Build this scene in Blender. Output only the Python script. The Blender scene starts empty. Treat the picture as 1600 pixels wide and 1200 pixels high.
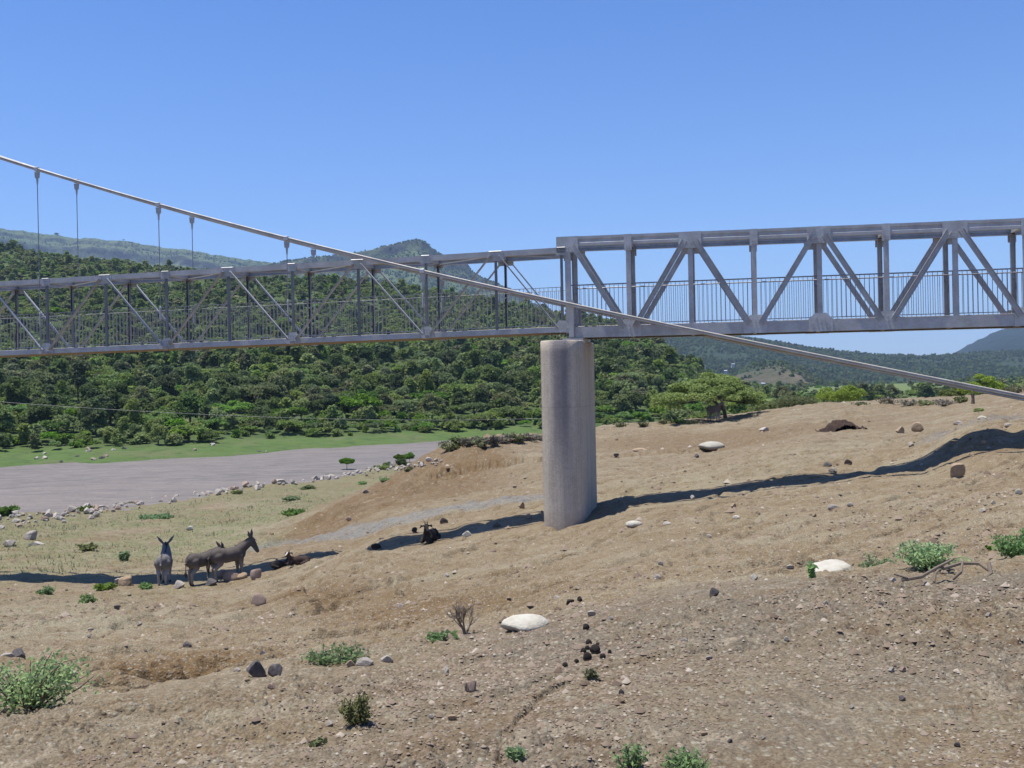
import bpy, bmesh, math, random
import numpy as np
from mathutils import Vector, Matrix

random.seed(11)
C = bpy.context.scene.collection
R = math.radians
FPX, ROLL = 1620.0, R(1.2)          # focal length in photo pixels, tilt of the hand-held camera

# ------------------------------------------------------------------ camera, light, sky
scene = bpy.context.scene
cam = bpy.data.cameras.new('camera'); cam.sensor_width = 36.0; cam.lens = 36.0 * FPX / 1600
cam.clip_start = 0.1; cam.clip_end = 20000
co = bpy.data.objects.new('camera', cam); C.objects.link(co)
co.matrix_world = Matrix.Rotation(R(90), 4, 'X') @ Matrix.Rotation(-ROLL, 4, 'Z')
scene.camera = co
scene.view_settings.view_transform = 'Standard'; scene.view_settings.look = 'None'
scene.view_settings.exposure = 0.45; scene.view_settings.gamma = 1.0
scene.cycles.max_bounces = 6; scene.cycles.diffuse_bounces = 3; scene.cycles.glossy_bounces = 2
scene.cycles.transmission_bounces = 2; scene.cycles.transparent_max_bounces = 6; scene.cycles.volume_bounces = 0
scene.cycles.use_denoising = True

# ------------------------------------------------------------------ photo pixel -> direction
def ray(x, y):
    u, v = (x - 800) / FPX, (y - 600) / FPX
    return (u * math.cos(ROLL) - v * math.sin(ROLL), -(u * math.sin(ROLL) + v * math.cos(ROLL)))
def at(x, y, D):
    a, b = ray(x, y); return Vector((a * D, D, b * D))
def to_px(X, D, Z):
    a, b = X / D, -Z / D
    return 800 + FPX * (a * math.cos(ROLL) + b * math.sin(ROLL)), 600 + FPX * (-a * math.sin(ROLL) + b * math.cos(ROLL))

# ------------------------------------------------------------------ bridge axis
TH = R(12.3)
Z0 = 26.0
X0 = at(889, 520, Z0).x
AX = (math.cos(TH), -math.sin(TH)); TR = (math.sin(TH), math.cos(TH))
WID = 1.22
TILT = 0.05                            # the sun stands a touch to the camera's side of the bridge
def on_plane(x, y, t):
    """where the sight line through a photo pixel meets the upright plane t metres behind the near truss: (s, z, D)"""
    a, b = ray(x, y)
    D = (X0 * TR[0] + Z0 * TR[1] + t) / (a * TR[0] + TR[1])
    X = a * D
    return ((X - X0) * AX[0] + (D - Z0) * AX[1], b * D, D)
def bridge_xy(s, t):
    return X0 + s * AX[0] + t * TR[0], Z0 + s * AX[1] + t * TR[1]

# sun: high, tipped to the left along the bridge axis
ts = R(13.5); 
SUN = Vector((-AX[0] * math.sin(ts) - TR[0] * TILT, -AX[1] * math.sin(ts) - TR[1] * TILT, math.cos(ts))).normalized()
sl = bpy.data.lights.new('sun', 'SUN'); sl.energy = 5.0; sl.angle = R(0.53); sl.color = (1.0, 0.955, 0.88)
so = bpy.data.objects.new('sun', sl); C.objects.link(so)
so.rotation_euler = (-SUN).to_track_quat('-Z', 'Y').to_euler(); so.location = (0, 0, 60)
w = bpy.data.worlds.new('World'); scene.world = w; w.use_nodes = True
nt = w.node_tree; bg = nt.nodes['Background']
sky = nt.nodes.new('ShaderNodeTexSky'); sky.sky_type = 'NISHITA'; sky.sun_disc = False
sky.sun_elevation = math.asin(SUN.z); sky.sun_rotation = math.atan2(SUN.x, SUN.y)
sky.altitude = 600; sky.air_density = 1.0; sky.dust_density = 0.3; sky.ozone_density = 1.6
tint = nt.nodes.new('ShaderNodeMix'); tint.data_type = 'RGBA'; tint.blend_type = 'MULTIPLY'; tint.inputs[0].default_value = 1.0; tint.inputs[7].default_value = (0.84, 1.05, 1.60, 1)   # the camera's cool white balance
tc = nt.nodes.new('ShaderNodeTexCoord'); sx = nt.nodes.new('ShaderNodeSeparateXYZ'); mr = nt.nodes.new('ShaderNodeMapRange'); mr.inputs[1].default_value = 0.05; mr.inputs[2].default_value = 0.42
tm = nt.nodes.new('ShaderNodeMix'); tm.data_type = 'RGBA'; tm.inputs[6].default_value = (0.90, 1.10, 1.47, 1); tm.inputs[7].default_value = (0.57, 0.94, 1.52, 1)
nt.links.new(tc.outputs['Generated'], sx.inputs[0]); nt.links.new(sx.outputs[2], mr.inputs[0]); nt.links.new(mr.outputs[0], tm.inputs[0]); nt.links.new(tm.outputs[2], tint.inputs[7])
nt.links.new(sky.outputs[0], tint.inputs[6]); nt.links.new(tint.outputs[2], bg.inputs[0]); bg.inputs[1].default_value = 0.085

# ------------------------------------------------------------------ noise
def _h(ix, iy, seed):
    h = (ix.astype(np.int64) * 374761393 + iy.astype(np.int64) * 668265263 + seed * 974711) & 0xFFFFFFFF
    h = ((h ^ (h >> 13)) * 1274126177) & 0xFFFFFFFF
    return ((h ^ (h >> 16)) & 0xFFFF) / 65535.0
def vn(x, y, seed=0):
    x = np.asarray(x, float); y = np.asarray(y, float)
    ix, iy = np.floor(x), np.floor(y); fx, fy = x - ix, y - iy
    sx, sy = fx * fx * (3 - 2 * fx), fy * fy * (3 - 2 * fy)
    a = _h(ix, iy, seed) * (1 - sx) + _h(ix + 1, iy, seed) * sx
    b = _h(ix, iy + 1, seed) * (1 - sx) + _h(ix + 1, iy + 1, seed) * sx
    return (a * (1 - sy) + b * sy) * 2 - 1
def fbm(x, y, octv, seed=0, gain=0.5):
    s = 0; g = 1.0
    for i in range(octv):
        s = s + g * vn(x * 2 ** i + 17.3 * i, y * 2 ** i - 9.1 * i, seed + i); g *= gain
    return s
def sstep(a, b, x):
    t = np.clip((x - a) / (b - a), 0, 1); return t * t * (3 - 2 * t)

class TPS:
    def __init__(self, pts, k=2.5, lam=1e-4):
        p = np.array([(q[0] * k, math.log(q[1])) for q in pts]); z = np.array([q[2] for q in pts]); n = len(p)
        self.p, self.k = p, k
        d = np.hypot(p[:, None, 0] - p[None, :, 0], p[:, None, 1] - p[None, :, 1])
        K = np.where(d > 0, d * d * np.log(d + 1e-12), 0) + lam * np.eye(n)
        A = np.zeros((n + 3, n + 3)); A[:n, :n] = K; A[:n, n] = 1; A[:n, n + 1:] = p; A[n, :n] = 1; A[n + 1:, :n] = p.T
        self.w = np.linalg.solve(A, np.concatenate([z, np.zeros(3)]))
    def __call__(self, u, D):
        u = np.asarray(u, float); shp = np.broadcast(u, D).shape
        q0 = np.broadcast_to(u * self.k, shp).ravel(); q1 = np.log(np.broadcast_to(D, shp)).ravel()
        out = np.zeros(q0.size); n = len(self.p)
        for i in range(n):
            d2 = (q0 - self.p[i, 0]) ** 2 + (q1 - self.p[i, 1]) ** 2
            out += self.w[i] * 0.5 * d2 * np.log(d2 + 1e-20)
        out += self.w[n] + self.w[n + 1] * q0 + self.w[n + 2] * q1
        return out.reshape(shp)

WATER = -6.8
# near bank: (photo x, photo y, distance)
near_pts = []
def npt(x, y, D):
    a, b = ray(x, y); near_pts.append((a, D, b * D))
def nz(x, D, z):
    near_pts.append((ray(x, 700)[0], D, z))
for x, y, D in [
    (-150, 1200, 5.0), (0, 1200, 4.9), (250, 1200, 4.75), (500, 1200, 4.6), (800, 1200, 4.45), (1200, 1200, 4.3), (1600, 1200, 4.2), (1750, 1200, 4.1),
    (0, 1140, 5.9), (200, 1105, 6.2), (450, 1045, 7.0), (620, 1022, 7.5), (800, 985, 8.0), (1000, 937, 8.7), (1200, 910, 9.0), (1400, 895, 9.3), (1600, 880, 9.6), (1750, 870, 9.8),
    (0, 1090, 8.0), (0, 1020, 13.5), (0, 960, 20), (0, 930, 25), (-150, 1020, 13.5), (-150, 930, 26),
    (200, 1070, 9), (200, 1000, 14), (200, 950, 21), (450, 1020, 11), (450, 960, 17), (450, 910, 24),
    (620, 1000, 10.5), (640, 960, 14.5), (640, 900, 20.5), (800, 965, 12), (800, 900, 18), (800, 850, 24),
    (1000, 915, 12), (1000, 860, 17.5), (1000, 815, 22.5), (1200, 890, 13), (1200, 840, 17), (1200, 800, 21),
    (1400, 880, 12.5), (1400, 830, 16), (1400, 775, 20), (1600, 860, 12), (1600, 800, 15.5), (1600, 740, 19), (1750, 850, 12), (1750, 730, 19),
    (0, 850, 40), (0, 820, 50), (0, 803, 59), (-150, 830, 48), (300, 850, 39), (300, 800, 54), (300, 779, 66), (400, 850, 37), (400, 820, 45), (400, 790, 56), (400, 760, 73),
    (520, 830, 36), (520, 800, 42), (500, 785, 57), (500, 753, 75), (620, 737, 79), (640, 722, 91),
    (600, 790, 38), (600, 752, 50), (700, 790, 34), (700, 750, 45), (700, 701, 58), (650, 722, 55), (760, 689, 60), (800, 760, 37), (830, 684, 62),
    (890, 760, 33), (890, 720, 45), (890, 700, 52), (890, 679, 64), (930, 673, 70), (1060, 669, 72), (1130, 659, 72), (1130, 720, 38), (1130, 699, 48),
    (1250, 640, 70), (1260, 690, 38), (1400, 690, 36), (1400, 660, 48), (1400, 628, 68), (1600, 655, 32), (1600, 640, 42), (1600, 612, 62), (1750, 650, 32), (1750, 600, 62)]:
    npt(x, y, D)
# the two edges of the bridge's shadow fix the ground under the bridge
for x, yn, yf in [(-100, 913, 902), (0, 912, 901), (130, 911, 900), (258, 911, 899), (350, 905, 893), (420, 893, 882), (520, 877, 866), (600, 861, 850), (700, 841, 829), (845, 813, 803), (1000, 790, 779), (1100, 778, 767), (1200, 763, 753),
             (1300, 752, 740), (1400, 741, 729), (1450, 730, 714), (1480, 720, 693), (1510, 709, 680), (1545, 700, 674), (1600, 692, 675), (1720, 682, 665)]:
    for y, t0 in ((yn, 0.02), (yf, 1.20)):
        s, z, D = on_plane(x, y, t0); s, z, D = on_plane(x, y, t0 + TILT * (1.2 - z)); near_pts.append((ray(x, y)[0], D, z))
for t0, dz in ((-0.25, 0.0), (0.55, -0.34), (1.15, -0.2)):             # a little hump hides the shadow here
    s, z, D = on_plane(550, 867, t0); near_pts.append((ray(550, 867)[0], D, z + dz))
s, z, D = on_plane(882, 825, -0.9); near_pts.append((ray(882, 825)[0], D, z))
for x, D, z in [(-150, 66, -7.6), (0, 66, -7.6), (300, 75, -7.6), (500, 86, -7.6), (640, 102, -7.6), (600, 60, -6.3), (700, 72, -6.6), (700, 100, -7.6),
                (800, 78, -7.0), (800, 110, -8.2), (930, 88, -7.2), (1060, 92, -7.0), (1130, 92, -6.8), (1250, 92, -6.2), (1400, 92, -5.5), (1600, 90, -5.0), (1750, 90, -5.0),
                (-150, 95, -9), (0, 95, -9), (300, 100, -9), (500, 115, -9), (1000, 135, -9.5), (1200, 135, -9.5), (1400, 135, -9.5), (1600, 135, -9.5), (640, 140, -9.5), (1750, 135, -9.5)]:
    nz(x, D, z)
tps_near = TPS(near_pts)

def seg_dist(X, Y, path):
    """distance to a polyline on the ground"""
    d = np.full(np.shape(X), 1e9)
    for (ax, ay), (bx, by) in zip(path[:-1], path[1:]):
        vx, vy = bx - ax, by - ay; t = np.clip(((X - ax) * vx + (Y - ay) * vy) / (vx * vx + vy * vy), 0, 1)
        d = np.minimum(d, np.hypot(X - ax - t * vx, Y - ay - t * vy))
    return d
def near_base(X, Y):
    Y = np.asarray(Y, float); u = np.clip(np.asarray(X, float) / Y, -0.62, 0.62)
    return tps_near(u, Y)
CUT = [tuple(at(x, y, d)[:2]) for x, y, d in ((500, 822, 41), (600, 785, 43), (700, 742, 50), (770, 722, 56))]
def near_h(X, Y, fine=True):
    X = np.asarray(X, float); Y = np.asarray(Y, float)
    z = near_base(X, Y)
    U, V = X * 0.82 + Y * 0.57, -X * 0.57 + Y * 0.82               # furrows run across the slope
    far = sstep(6, 22, Y)
    wx = 0.7 * fbm(X * 0.3, Y * 0.3, 2, 3)
    z = z + 0.055 * far * fbm(U * 0.2 + wx, V * 0.6, 3, 21) + 0.03 * fbm(X * 0.55, Y * 0.55, 3, 5)
    rid = 1 - np.abs(vn(U * 0.22 + 0.5 * vn(X * .5, Y * .5, 8), V * 0.85 + wx, 31)); z = z - 0.10 * sstep(0.82, 1.0, rid) * (0.3 + 0.7 * far) * sstep(34, 24, Y)
    tt = (X - X0) * TR[0] + (Y - Z0) * TR[1]; off = 1 - sstep(2.6, 1.0, np.abs(tt - 0.7))      # keep the strip under the bridge smooth
    rid = 1 - np.abs(vn(U * 0.5 + wx, V * 1.6 + wx, 33)); z = z - 0.07 * off * sstep(9, 14, Y) * sstep(45, 35, Y) * (sstep(0.72, 1.0, rid) - 0.2)
    cut = sstep(3.6, 1.2, seg_dist(X, Y, CUT)); z = z + cut * (0.30 * (np.abs(vn(X * 0.8 + wx, Y * 0.8, 35)) - 0.3) + 0.10 * vn(X * 2.1, Y * 2.1, 36))
    for path, wd, dp in GROOVES: z = z - dp * sstep(wd, wd * 0.25, seg_dist(X, Y, path) + wd * 0.5 * vn(X * 6, Y * 6, 90))
    if fine:
        z = z + 0.042 * off * fbm(X * 2.2, Y * 2.2, 3, 37, 0.6) * sstep(7, 12, Y) + 0.06 * off * np.abs(fbm(X * 0.9 + 3, Y * 0.9, 2, 39)) * sstep(18, 28, Y)
        z = z + 0.016 * fbm(X * 3.1, Y * 3.1, 3, 40)
        pt = sstep(-0.5, 0.4, fbm(X * 0.7, Y * 0.7, 2, 51))
        k = np.abs(vn(X * 8, Y * 8, 50)); z = z + 0.028 * (0.35 + pt) * k * sstep(48, 20, Y)
        k = vn(X * 17, Y * 17, 60); z = z + 0.018 * (0.4 + pt) * np.maximum(k, -0.35) * sstep(26, 12, Y)
        z = z + 0.011 * (0.4 + pt) * np.abs(vn(X * 34, Y * 34, 70)) * sstep(15, 6, Y)
        z = z + 0.05 * np.maximum(fbm(X * 1.3, Y * 1.3, 2, 80) - 0.5, 0) * sstep(10, 20, Y)
    return z
GROOVES = []
_D = np.exp(np.linspace(math.log(3.0), math.log(130), 5000))
def hit(x, y):
    """ground point seen at a photo pixel on the near bank"""
    a, b = ray(x, y); h = np.maximum(near_h(a * _D, _D, False), WATER); i = int(np.argmax(b * _D < h))
    D = _D[i]; return Vector((a * D, D, float(near_h(np.array([a * D]), np.array([D]))[0])))
def gz(X, Y): return float(near_h(np.array([X]), np.array([Y]))[0])

GROOVES += [([tuple(hit(x, y)[:2]) for x, y in p], w_, d_) for p, w_, d_ in (
    ([(890, 1068), (850, 1085), (822, 1108), (812, 1128), (795, 1145), (780, 1200)], 0.045, 0.034), ([(235, 1066), (290, 1046), (345, 1038)], 0.9, 0.22),
    ([(30, 1160), (140, 1128), (250, 1112)], 0.16, 0.06), ([(1185, 905), (1300, 868), (1420, 850), (1480, 838)], 0.30, 0.07), ([(480, 955), (560, 925), (640, 900)], 0.45, 0.12), ([(1050, 880), (1150, 860), (1250, 842)], 0.3, 0.06),
    ([(180, 985), (260, 960), (360, 940)], 0.35, 0.07), ([(700, 930), (780, 905), (830, 885)], 0.35, 0.07), ([(1400, 825), (1500, 800), (1580, 790)], 0.3, 0.06), ([(1010, 745), (1150, 730), (1280, 706)], 0.5, 0.10), ([(700, 744), (735, 730), (790, 723), (850, 722)], 1.3, 0.40), ([(930, 715), (1030, 708), (1110, 704)], 0.8, 0.22), ([(1020, 728), (1100, 722)], 0.6, 0.15), ([(470, 905), (500, 925), (520, 950)], 0.3, 0.12), ([(560, 890), (600, 905), (640, 925)], 0.25, 0.10), ([(1180, 690), (1260, 668), (1340, 645)], 0.6, 0.15))]
# ------------------------------------------------------------------ object helpers
def tag(o, label=None, cat=None, group=None, kind=None):
    if label: o['label'] = label
    if cat: o['category'] = cat
    if group: o['group'] = group
    if kind: o['kind'] = kind
    return o
def empty(name, loc, rz=0.0):
    o = bpy.data.objects.new(name, None); C.objects.link(o); o.location = loc; o.rotation_euler = (0, 0, rz)
    o.empty_display_size = 0.2
    return o
def link(name, me, parent=None, mat=None):
    o = bpy.data.objects.new(name, me); C.objects.link(o)
    if mat is not None: me.materials.append(mat)
    if parent is not None: o.parent = parent
    return o
def mesh_np(name, v, f, smooth=False):
    """mesh from an (n,3) array and an (m,3) or (m,4) face array"""
    v = np.ascontiguousarray(v, np.float32); f = np.ascontiguousarray(f, np.int32)
    me = bpy.data.meshes.new(name); k = f.shape[1]
    me.vertices.add(len(v)); me.vertices.foreach_set('co', v.ravel())
    me.loops.add(f.size); me.loops.foreach_set('vertex_index', f.ravel())
    me.polygons.add(len(f)); me.polygons.foreach_set('loop_start', np.arange(0, f.size, k, dtype=np.int32))
    me.polygons.foreach_set('loop_total', np.full(len(f), k, np.int32))
    if smooth: me.polygons.foreach_set('use_smooth', np.ones(len(f), bool))
    me.update(calc_edges=True); me.validate()
    return me
class MB:
    """collects boxes, bars and tubes for one mesh"""
    def __init__(self): self.v, self.f = [], []
    def add(self, vs, fs):
        n = len(self.v); self.v += [tuple(q) for q in vs]; self.f += [tuple(i + n for i in q) for q in fs]
    def box(self, x0, x1, y0, y1, z0, z1):
        self.add([(x, y, z) for x in (x0, x1) for y in (y0, y1) for z in (z0, z1)],
                 [(0, 1, 3, 2), (4, 6, 7, 5), (0, 4, 5, 1), (2, 3, 7, 6), (0, 2, 6, 4), (1, 5, 7, 3)])
    def extrude(self, poly, p0, p1, ax, ay):
        """sweep a closed outline (list of (a,b)) from p0 to p1; ax, ay span its plane"""
        p0, p1, ax, ay = Vector(p0), Vector(p1), Vector(ax), Vector(ay); n = len(poly)
        vs = [p + ax * a + ay * b for p in (p0, p1) for a, b in poly]
        fs = [(i, (i + 1) % n, n + (i + 1) % n, n + i) for i in range(n)] + [tuple(range(n - 1, -1, -1)), tuple(range(n, 2 * n))]
        self.add(vs, fs)
    def bar(self, p0, p1, w, d, up=(0, 1, 0)):
        """rectangular bar, w across in its own plane, d along up"""
        a = (Vector(p1) - Vector(p0)).normalized(); upv = Vector(up); s = a.cross(upv).normalized()
        self.extrude([(-w / 2, -d / 2), (w / 2, -d / 2), (w / 2, d / 2), (-w / 2, d / 2)], p0, p1, s, upv)
    def angle(self, p0, p1, w, d, t, up=(0, 1, 0), flip=1):
        a = (Vector(p1) - Vector(p0)).normalized(); upv = Vector(up); s = a.cross(upv).normalized() * flip
        self.extrude([(-w / 2, 0), (w / 2, 0), (w / 2, t), (-w / 2 + t, t), (-w / 2 + t, d), (-w / 2, d)], p0, p1, s, upv)
    def tube(self, pts, rad, n=8, cap=True):
        pts = [Vector(p) for p in pts]; m = len(pts)
        rad = [rad] * m if not hasattr(rad, '__len__') else rad
        base = len(self.v); prev = None
        for i, p in enumerate(pts):
            d = (pts[min(i + 1, m - 1)] - pts[max(i - 1, 0)]).normalized()
            if prev is None:
                prev = d.orthogonal().normalized()
            prev = (prev - d * prev.dot(d)).normalized(); q = d.cross(prev)
            for k in range(n):
                an = 2 * math.pi * k / n; self.v.append(tuple(p + (prev * math.cos(an) + q * math.sin(an)) * rad[i]))
        for i in range(m - 1):
            for k in range(n):
                a, b = base + i * n + k, base + i * n + (k + 1) % n
                self.f.append((a, b, b + n, a + n))
        if cap:
            self.f.append(tuple(base + k for k in range(n - 1, -1, -1))); self.f.append(tuple(base + (m - 1) * n + k for k in range(n)))
    def prism(self, poly, y0, y1):
        """outline in x,z given a thickness in y"""
        self.extrude(poly, (0, y0, 0), (0, y1, 0), (1, 0, 0), (0, 0, 1))
    def build(self, name, mat, parent=None, bevel=0.0, smooth=False):
        me = bpy.data.meshes.new(name); me.from_pydata(self.v, [], self.f)
        bm = bmesh.new(); bm.from_mesh(me); bmesh.ops.recalc_face_normals(bm, faces=bm.faces)
        if bevel: bmesh.ops.bevel(bm, geom=list(bm.edges), offset=bevel, segments=1, affect='EDGES')
        bm.to_mesh(me); bm.free()
        if smooth:
            for p in me.polygons: p.use_smooth = True
        return link(name, me, parent, mat)

# ------------------------------------------------------------------ materials
class NB:
    def __init__(self, name, rough=0.8, metal=0.0, spec=0.3):
        self.m = bpy.data.materials.new(name); self.m.use_nodes = True; self.t = self.m.node_tree
        self.p = self.t.nodes['Principled BSDF']; self.p.inputs['Roughness'].default_value = rough
        self.p.inputs['Metallic'].default_value = metal; self.p.inputs['Specular IOR Level'].default_value = spec
        self.co = self.t.nodes.new('ShaderNodeTexCoord')
        self.out = self.t.nodes['Material Output']
    def n(self, kind, **kw):
        nd = self.t.nodes.new(kind)
        for k, v in kw.items(): setattr(nd, k, v)
        return nd
    def put(self, sock, val):
        if hasattr(val, 'links'): self.t.links.new(val, sock)
        elif isinstance(val, tuple) and len(val) == 3 and sock.type == 'RGBA': sock.default_value = (*val, 1)
        else: sock.default_value = val
    def geo(self): return self.n('ShaderNodeNewGeometry').outputs['Position']
    def obj(self): return self.co.outputs['Object']
    def map(self, vec, scale=(1, 1, 1), rot=(0, 0, 0)):
        m = self.n('ShaderNodeMapping'); self.put(m.inputs['Vector'], vec); m.inputs['Scale'].default_value = scale; m.inputs['Rotation'].default_value = rot
        return m.outputs[0]
    def noise(self, scale, detail=4, rough=0.55, vec=None, dist=0.0):
        x = self.n('ShaderNodeTexNoise'); self.put(x.inputs['Vector'], vec if vec is not None else self.obj())
        x.inputs['Scale'].default_value = scale; x.inputs['Detail'].default_value = detail; x.inputs['Roughness'].default_value = rough; x.inputs['Distortion'].default_value = dist
        return x.outputs[0]
    def voro(self, scale, vec=None, out='Distance', feature='F1'):
        x = self.n('ShaderNodeTexVoronoi', feature=feature); self.put(x.inputs['Vector'], vec if vec is not None else self.obj()); x.inputs['Scale'].default_value = scale
        return x.outputs[out]
    def ramp(self, fac, a, b, interp='LINEAR'):
        """remap a..b to 0..1"""
        x = self.n('ShaderNodeMapRange', interpolation_type='SMOOTHSTEP' if interp == 'S' else 'LINEAR'); self.put(x.inputs[0], fac)
        x.inputs[1].default_value = a; x.inputs[2].default_value = b
        return x.outputs[0]
    def mix(self, fac, a, b, blend='MIX'):
        x = self.n('ShaderNodeMix', data_type='RGBA', blend_type=blend)
        self.put(x.inputs[0], fac); self.put(x.inputs[6], a); self.put(x.inputs[7], b)
        return x.outputs[2]
    def math(self, op, a, b=0.0):
        x = self.n('ShaderNodeMath', operation=op); self.put(x.inputs[0], a); self.put(x.inputs[1], b); return x.outputs[0]
    def attr(self, name): return self.n('ShaderNodeAttribute', attribute_name=name).outputs['Fac']
    def rnd(self): return self.n('ShaderNodeObjectInfo').outputs['Random']
    def color(self, c): self.put(self.p.inputs['Base Color'], c); return self
    def rough(self, r): self.put(self.p.inputs['Roughness'], r); return self
    def bump(self, h, strength=0.5, dist=0.02):
        b = self.n('ShaderNodeBump'); self.put(b.inputs['Height'], h); b.inputs['Strength'].default_value = strength; b.inputs['Distance'].default_value = dist
        self.t.links.new(b.outputs[0], self.p.inputs['Normal']); return self
    def translucent(self, col, fac):
        tr = self.n('ShaderNodeBsdfTranslucent'); self.put(tr.inputs[0], col); mx = self.n('ShaderNodeMixShader'); mx.inputs[0].default_value = fac
        self.t.links.new(self.p.outputs[0], mx.inputs[1]); self.t.links.new(tr.outputs[0], mx.inputs[2]); self.t.links.new(mx.outputs[0], self.out.inputs[0]); return self
MAT = {}
def steel(name, base, rough=0.55, metal=0.35, streak=0.25):
    b = NB(name, rough, metal, 0.4)
    n1 = b.noise(2.2, 6, 0.65); n2 = b.noise(9.0, 3, 0.6, b.map(b.obj(), (0.35, 1, 3.0)))
    v = b.voro(34, out='Color')                                     # zinc spangle
    dark = tuple(c * 0.62 for c in base); warm = (base[0] * 0.86, base[1] * 0.76, base[2] * 0.64)
    c = b.mix(b.ramp(n1, 0.35, 0.75), base, dark); c = b.mix(b.math('MULTIPLY', b.ramp(n2, 0.5, 0.8), streak * 2), c, warm)
    c = b.mix(0.10, c, v, 'OVERLAY')
    b.color(c).rough(b.math('ADD', b.math('MULTIPLY', n1, 0.3), rough - 0.15)); MAT[name] = b.m
    return b.m
steel('galvanised', (0.46, 0.465, 0.47), 0.55, 0.2); steel('galvanised_light', (0.46, 0.46, 0.46), 0.55, 0.2); steel('plate_steel', (0.50, 0.505, 0.51), 0.5, 0.2)
steel('cable_steel', (0.50, 0.475, 0.43), 0.55, 0.2, 0.2); steel('rod_steel', (0.27, 0.275, 0.30)); steel('rail_steel', (0.42, 0.42, 0.41), 0.75, 0.1)
steel('shaded_steel', (0.20, 0.205, 0.215))  # darker copy of the steel: shade of the left uprights put into the colour
b = NB('deck_timber', 0.85); n = b.noise(3, 6, 0.6, b.map(b.obj(), (1, 6, 6)))
b.color(b.mix(n, (0.34, 0.25, 0.15), (0.22, 0.16, 0.10))); MAT['deck_timber'] = b.m
b = NB('pier_concrete', 0.95, 0, 0.08)
o = b.obj(); big = b.noise(0.9, 5, 0.6); fine = b.noise(28, 5, 0.7); streaks = b.noise(2.4, 5, 0.65, b.map(o, (1.6, 1.6, 0.10)), 0.4)
sep = b.n('ShaderNodeSeparateXYZ'); b.put(sep.inputs[0], o)
st = b.math('SUBTRACT', 1.0, b.ramp(b.math('ABSOLUTE', b.math('SUBTRACT', b.math('ADD', sep.outputs[0], b.math('MULTIPLY', b.noise(1.6, 4, 0.6, b.map(o, (1, 1, 0.35))), 0.16)), -0.02)), 0.10, 0.30, 'S'))   # dark run-off stain down the nose
st = b.math('MULTIPLY', st, b.ramp(sep.outputs[2], -3.9, -1.6, 'S')); st = b.math('MULTIPLY', st, b.ramp(sep.outputs[1], 0.0, -0.5))
c = b.mix(b.ramp(big, 0.3, 0.75), (0.52, 0.455, 0.37), (0.44, 0.38, 0.305)); c = b.mix(b.math('MULTIPLY', b.ramp(streaks, 0.45, 0.8), 0.55), c, (0.24, 0.215, 0.20))
c = b.mix(b.math('MULTIPLY', st, 0.72), c, (0.16, 0.15, 0.165)); c = b.mix(0.28, c, fine, 'OVERLAY'); c = b.mix(0.25, c, b.noise(7, 6, 0.75), 'OVERLAY')
pores = b.ramp(b.voro(16), 0.10, 0.05); c = b.mix(b.math('MULTIPLY', pores, b.ramp(b.noise(5, 3), 0.5, 0.6)), c, (0.14, 0.125, 0.11))
hz = b.math('ABSOLUTE', b.math('SUBTRACT', b.math('ADD', sep.outputs[2], b.math('MULTIPLY', b.noise(3, 2), 0.03)), -1.62)); c = b.mix(b.math('MULTIPLY', b.ramp(hz, 0.02, 0.004), 0.22), c, (0.19, 0.17, 0.15))   # cold joint between two lifts
frm = b.n('ShaderNodeTexWave', wave_type='BANDS', bands_direction='X'); b.put(frm.inputs['Vector'], b.map(o, (1, 1, 0.02))); frm.inputs['Scale'].default_value = 3.3; frm.inputs['Distortion'].default_value = 0.3
c = b.mix(b.math('MULTIPLY', b.ramp(frm.outputs['Fac'], 0.985, 1.0), 0.35), c, (0.17, 0.15, 0.13))                      # board marks
c = b.mix(b.math('MULTIPLY', b.ramp(b.math('ADD', sep.outputs[2], b.math('MULTIPLY', b.noise(2.5, 4), 0.7)), -3.75, -4.35), 0.6), c, (0.27, 0.20, 0.14))   # splashed soil at the foot
b.color(c).bump(b.math('ADD', b.math('ADD', fine, b.noise(5, 4)), b.math('MULTIPLY', pores, -1.0)), 0.6, 0.02); MAT['pier_concrete'] = b.m

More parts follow.
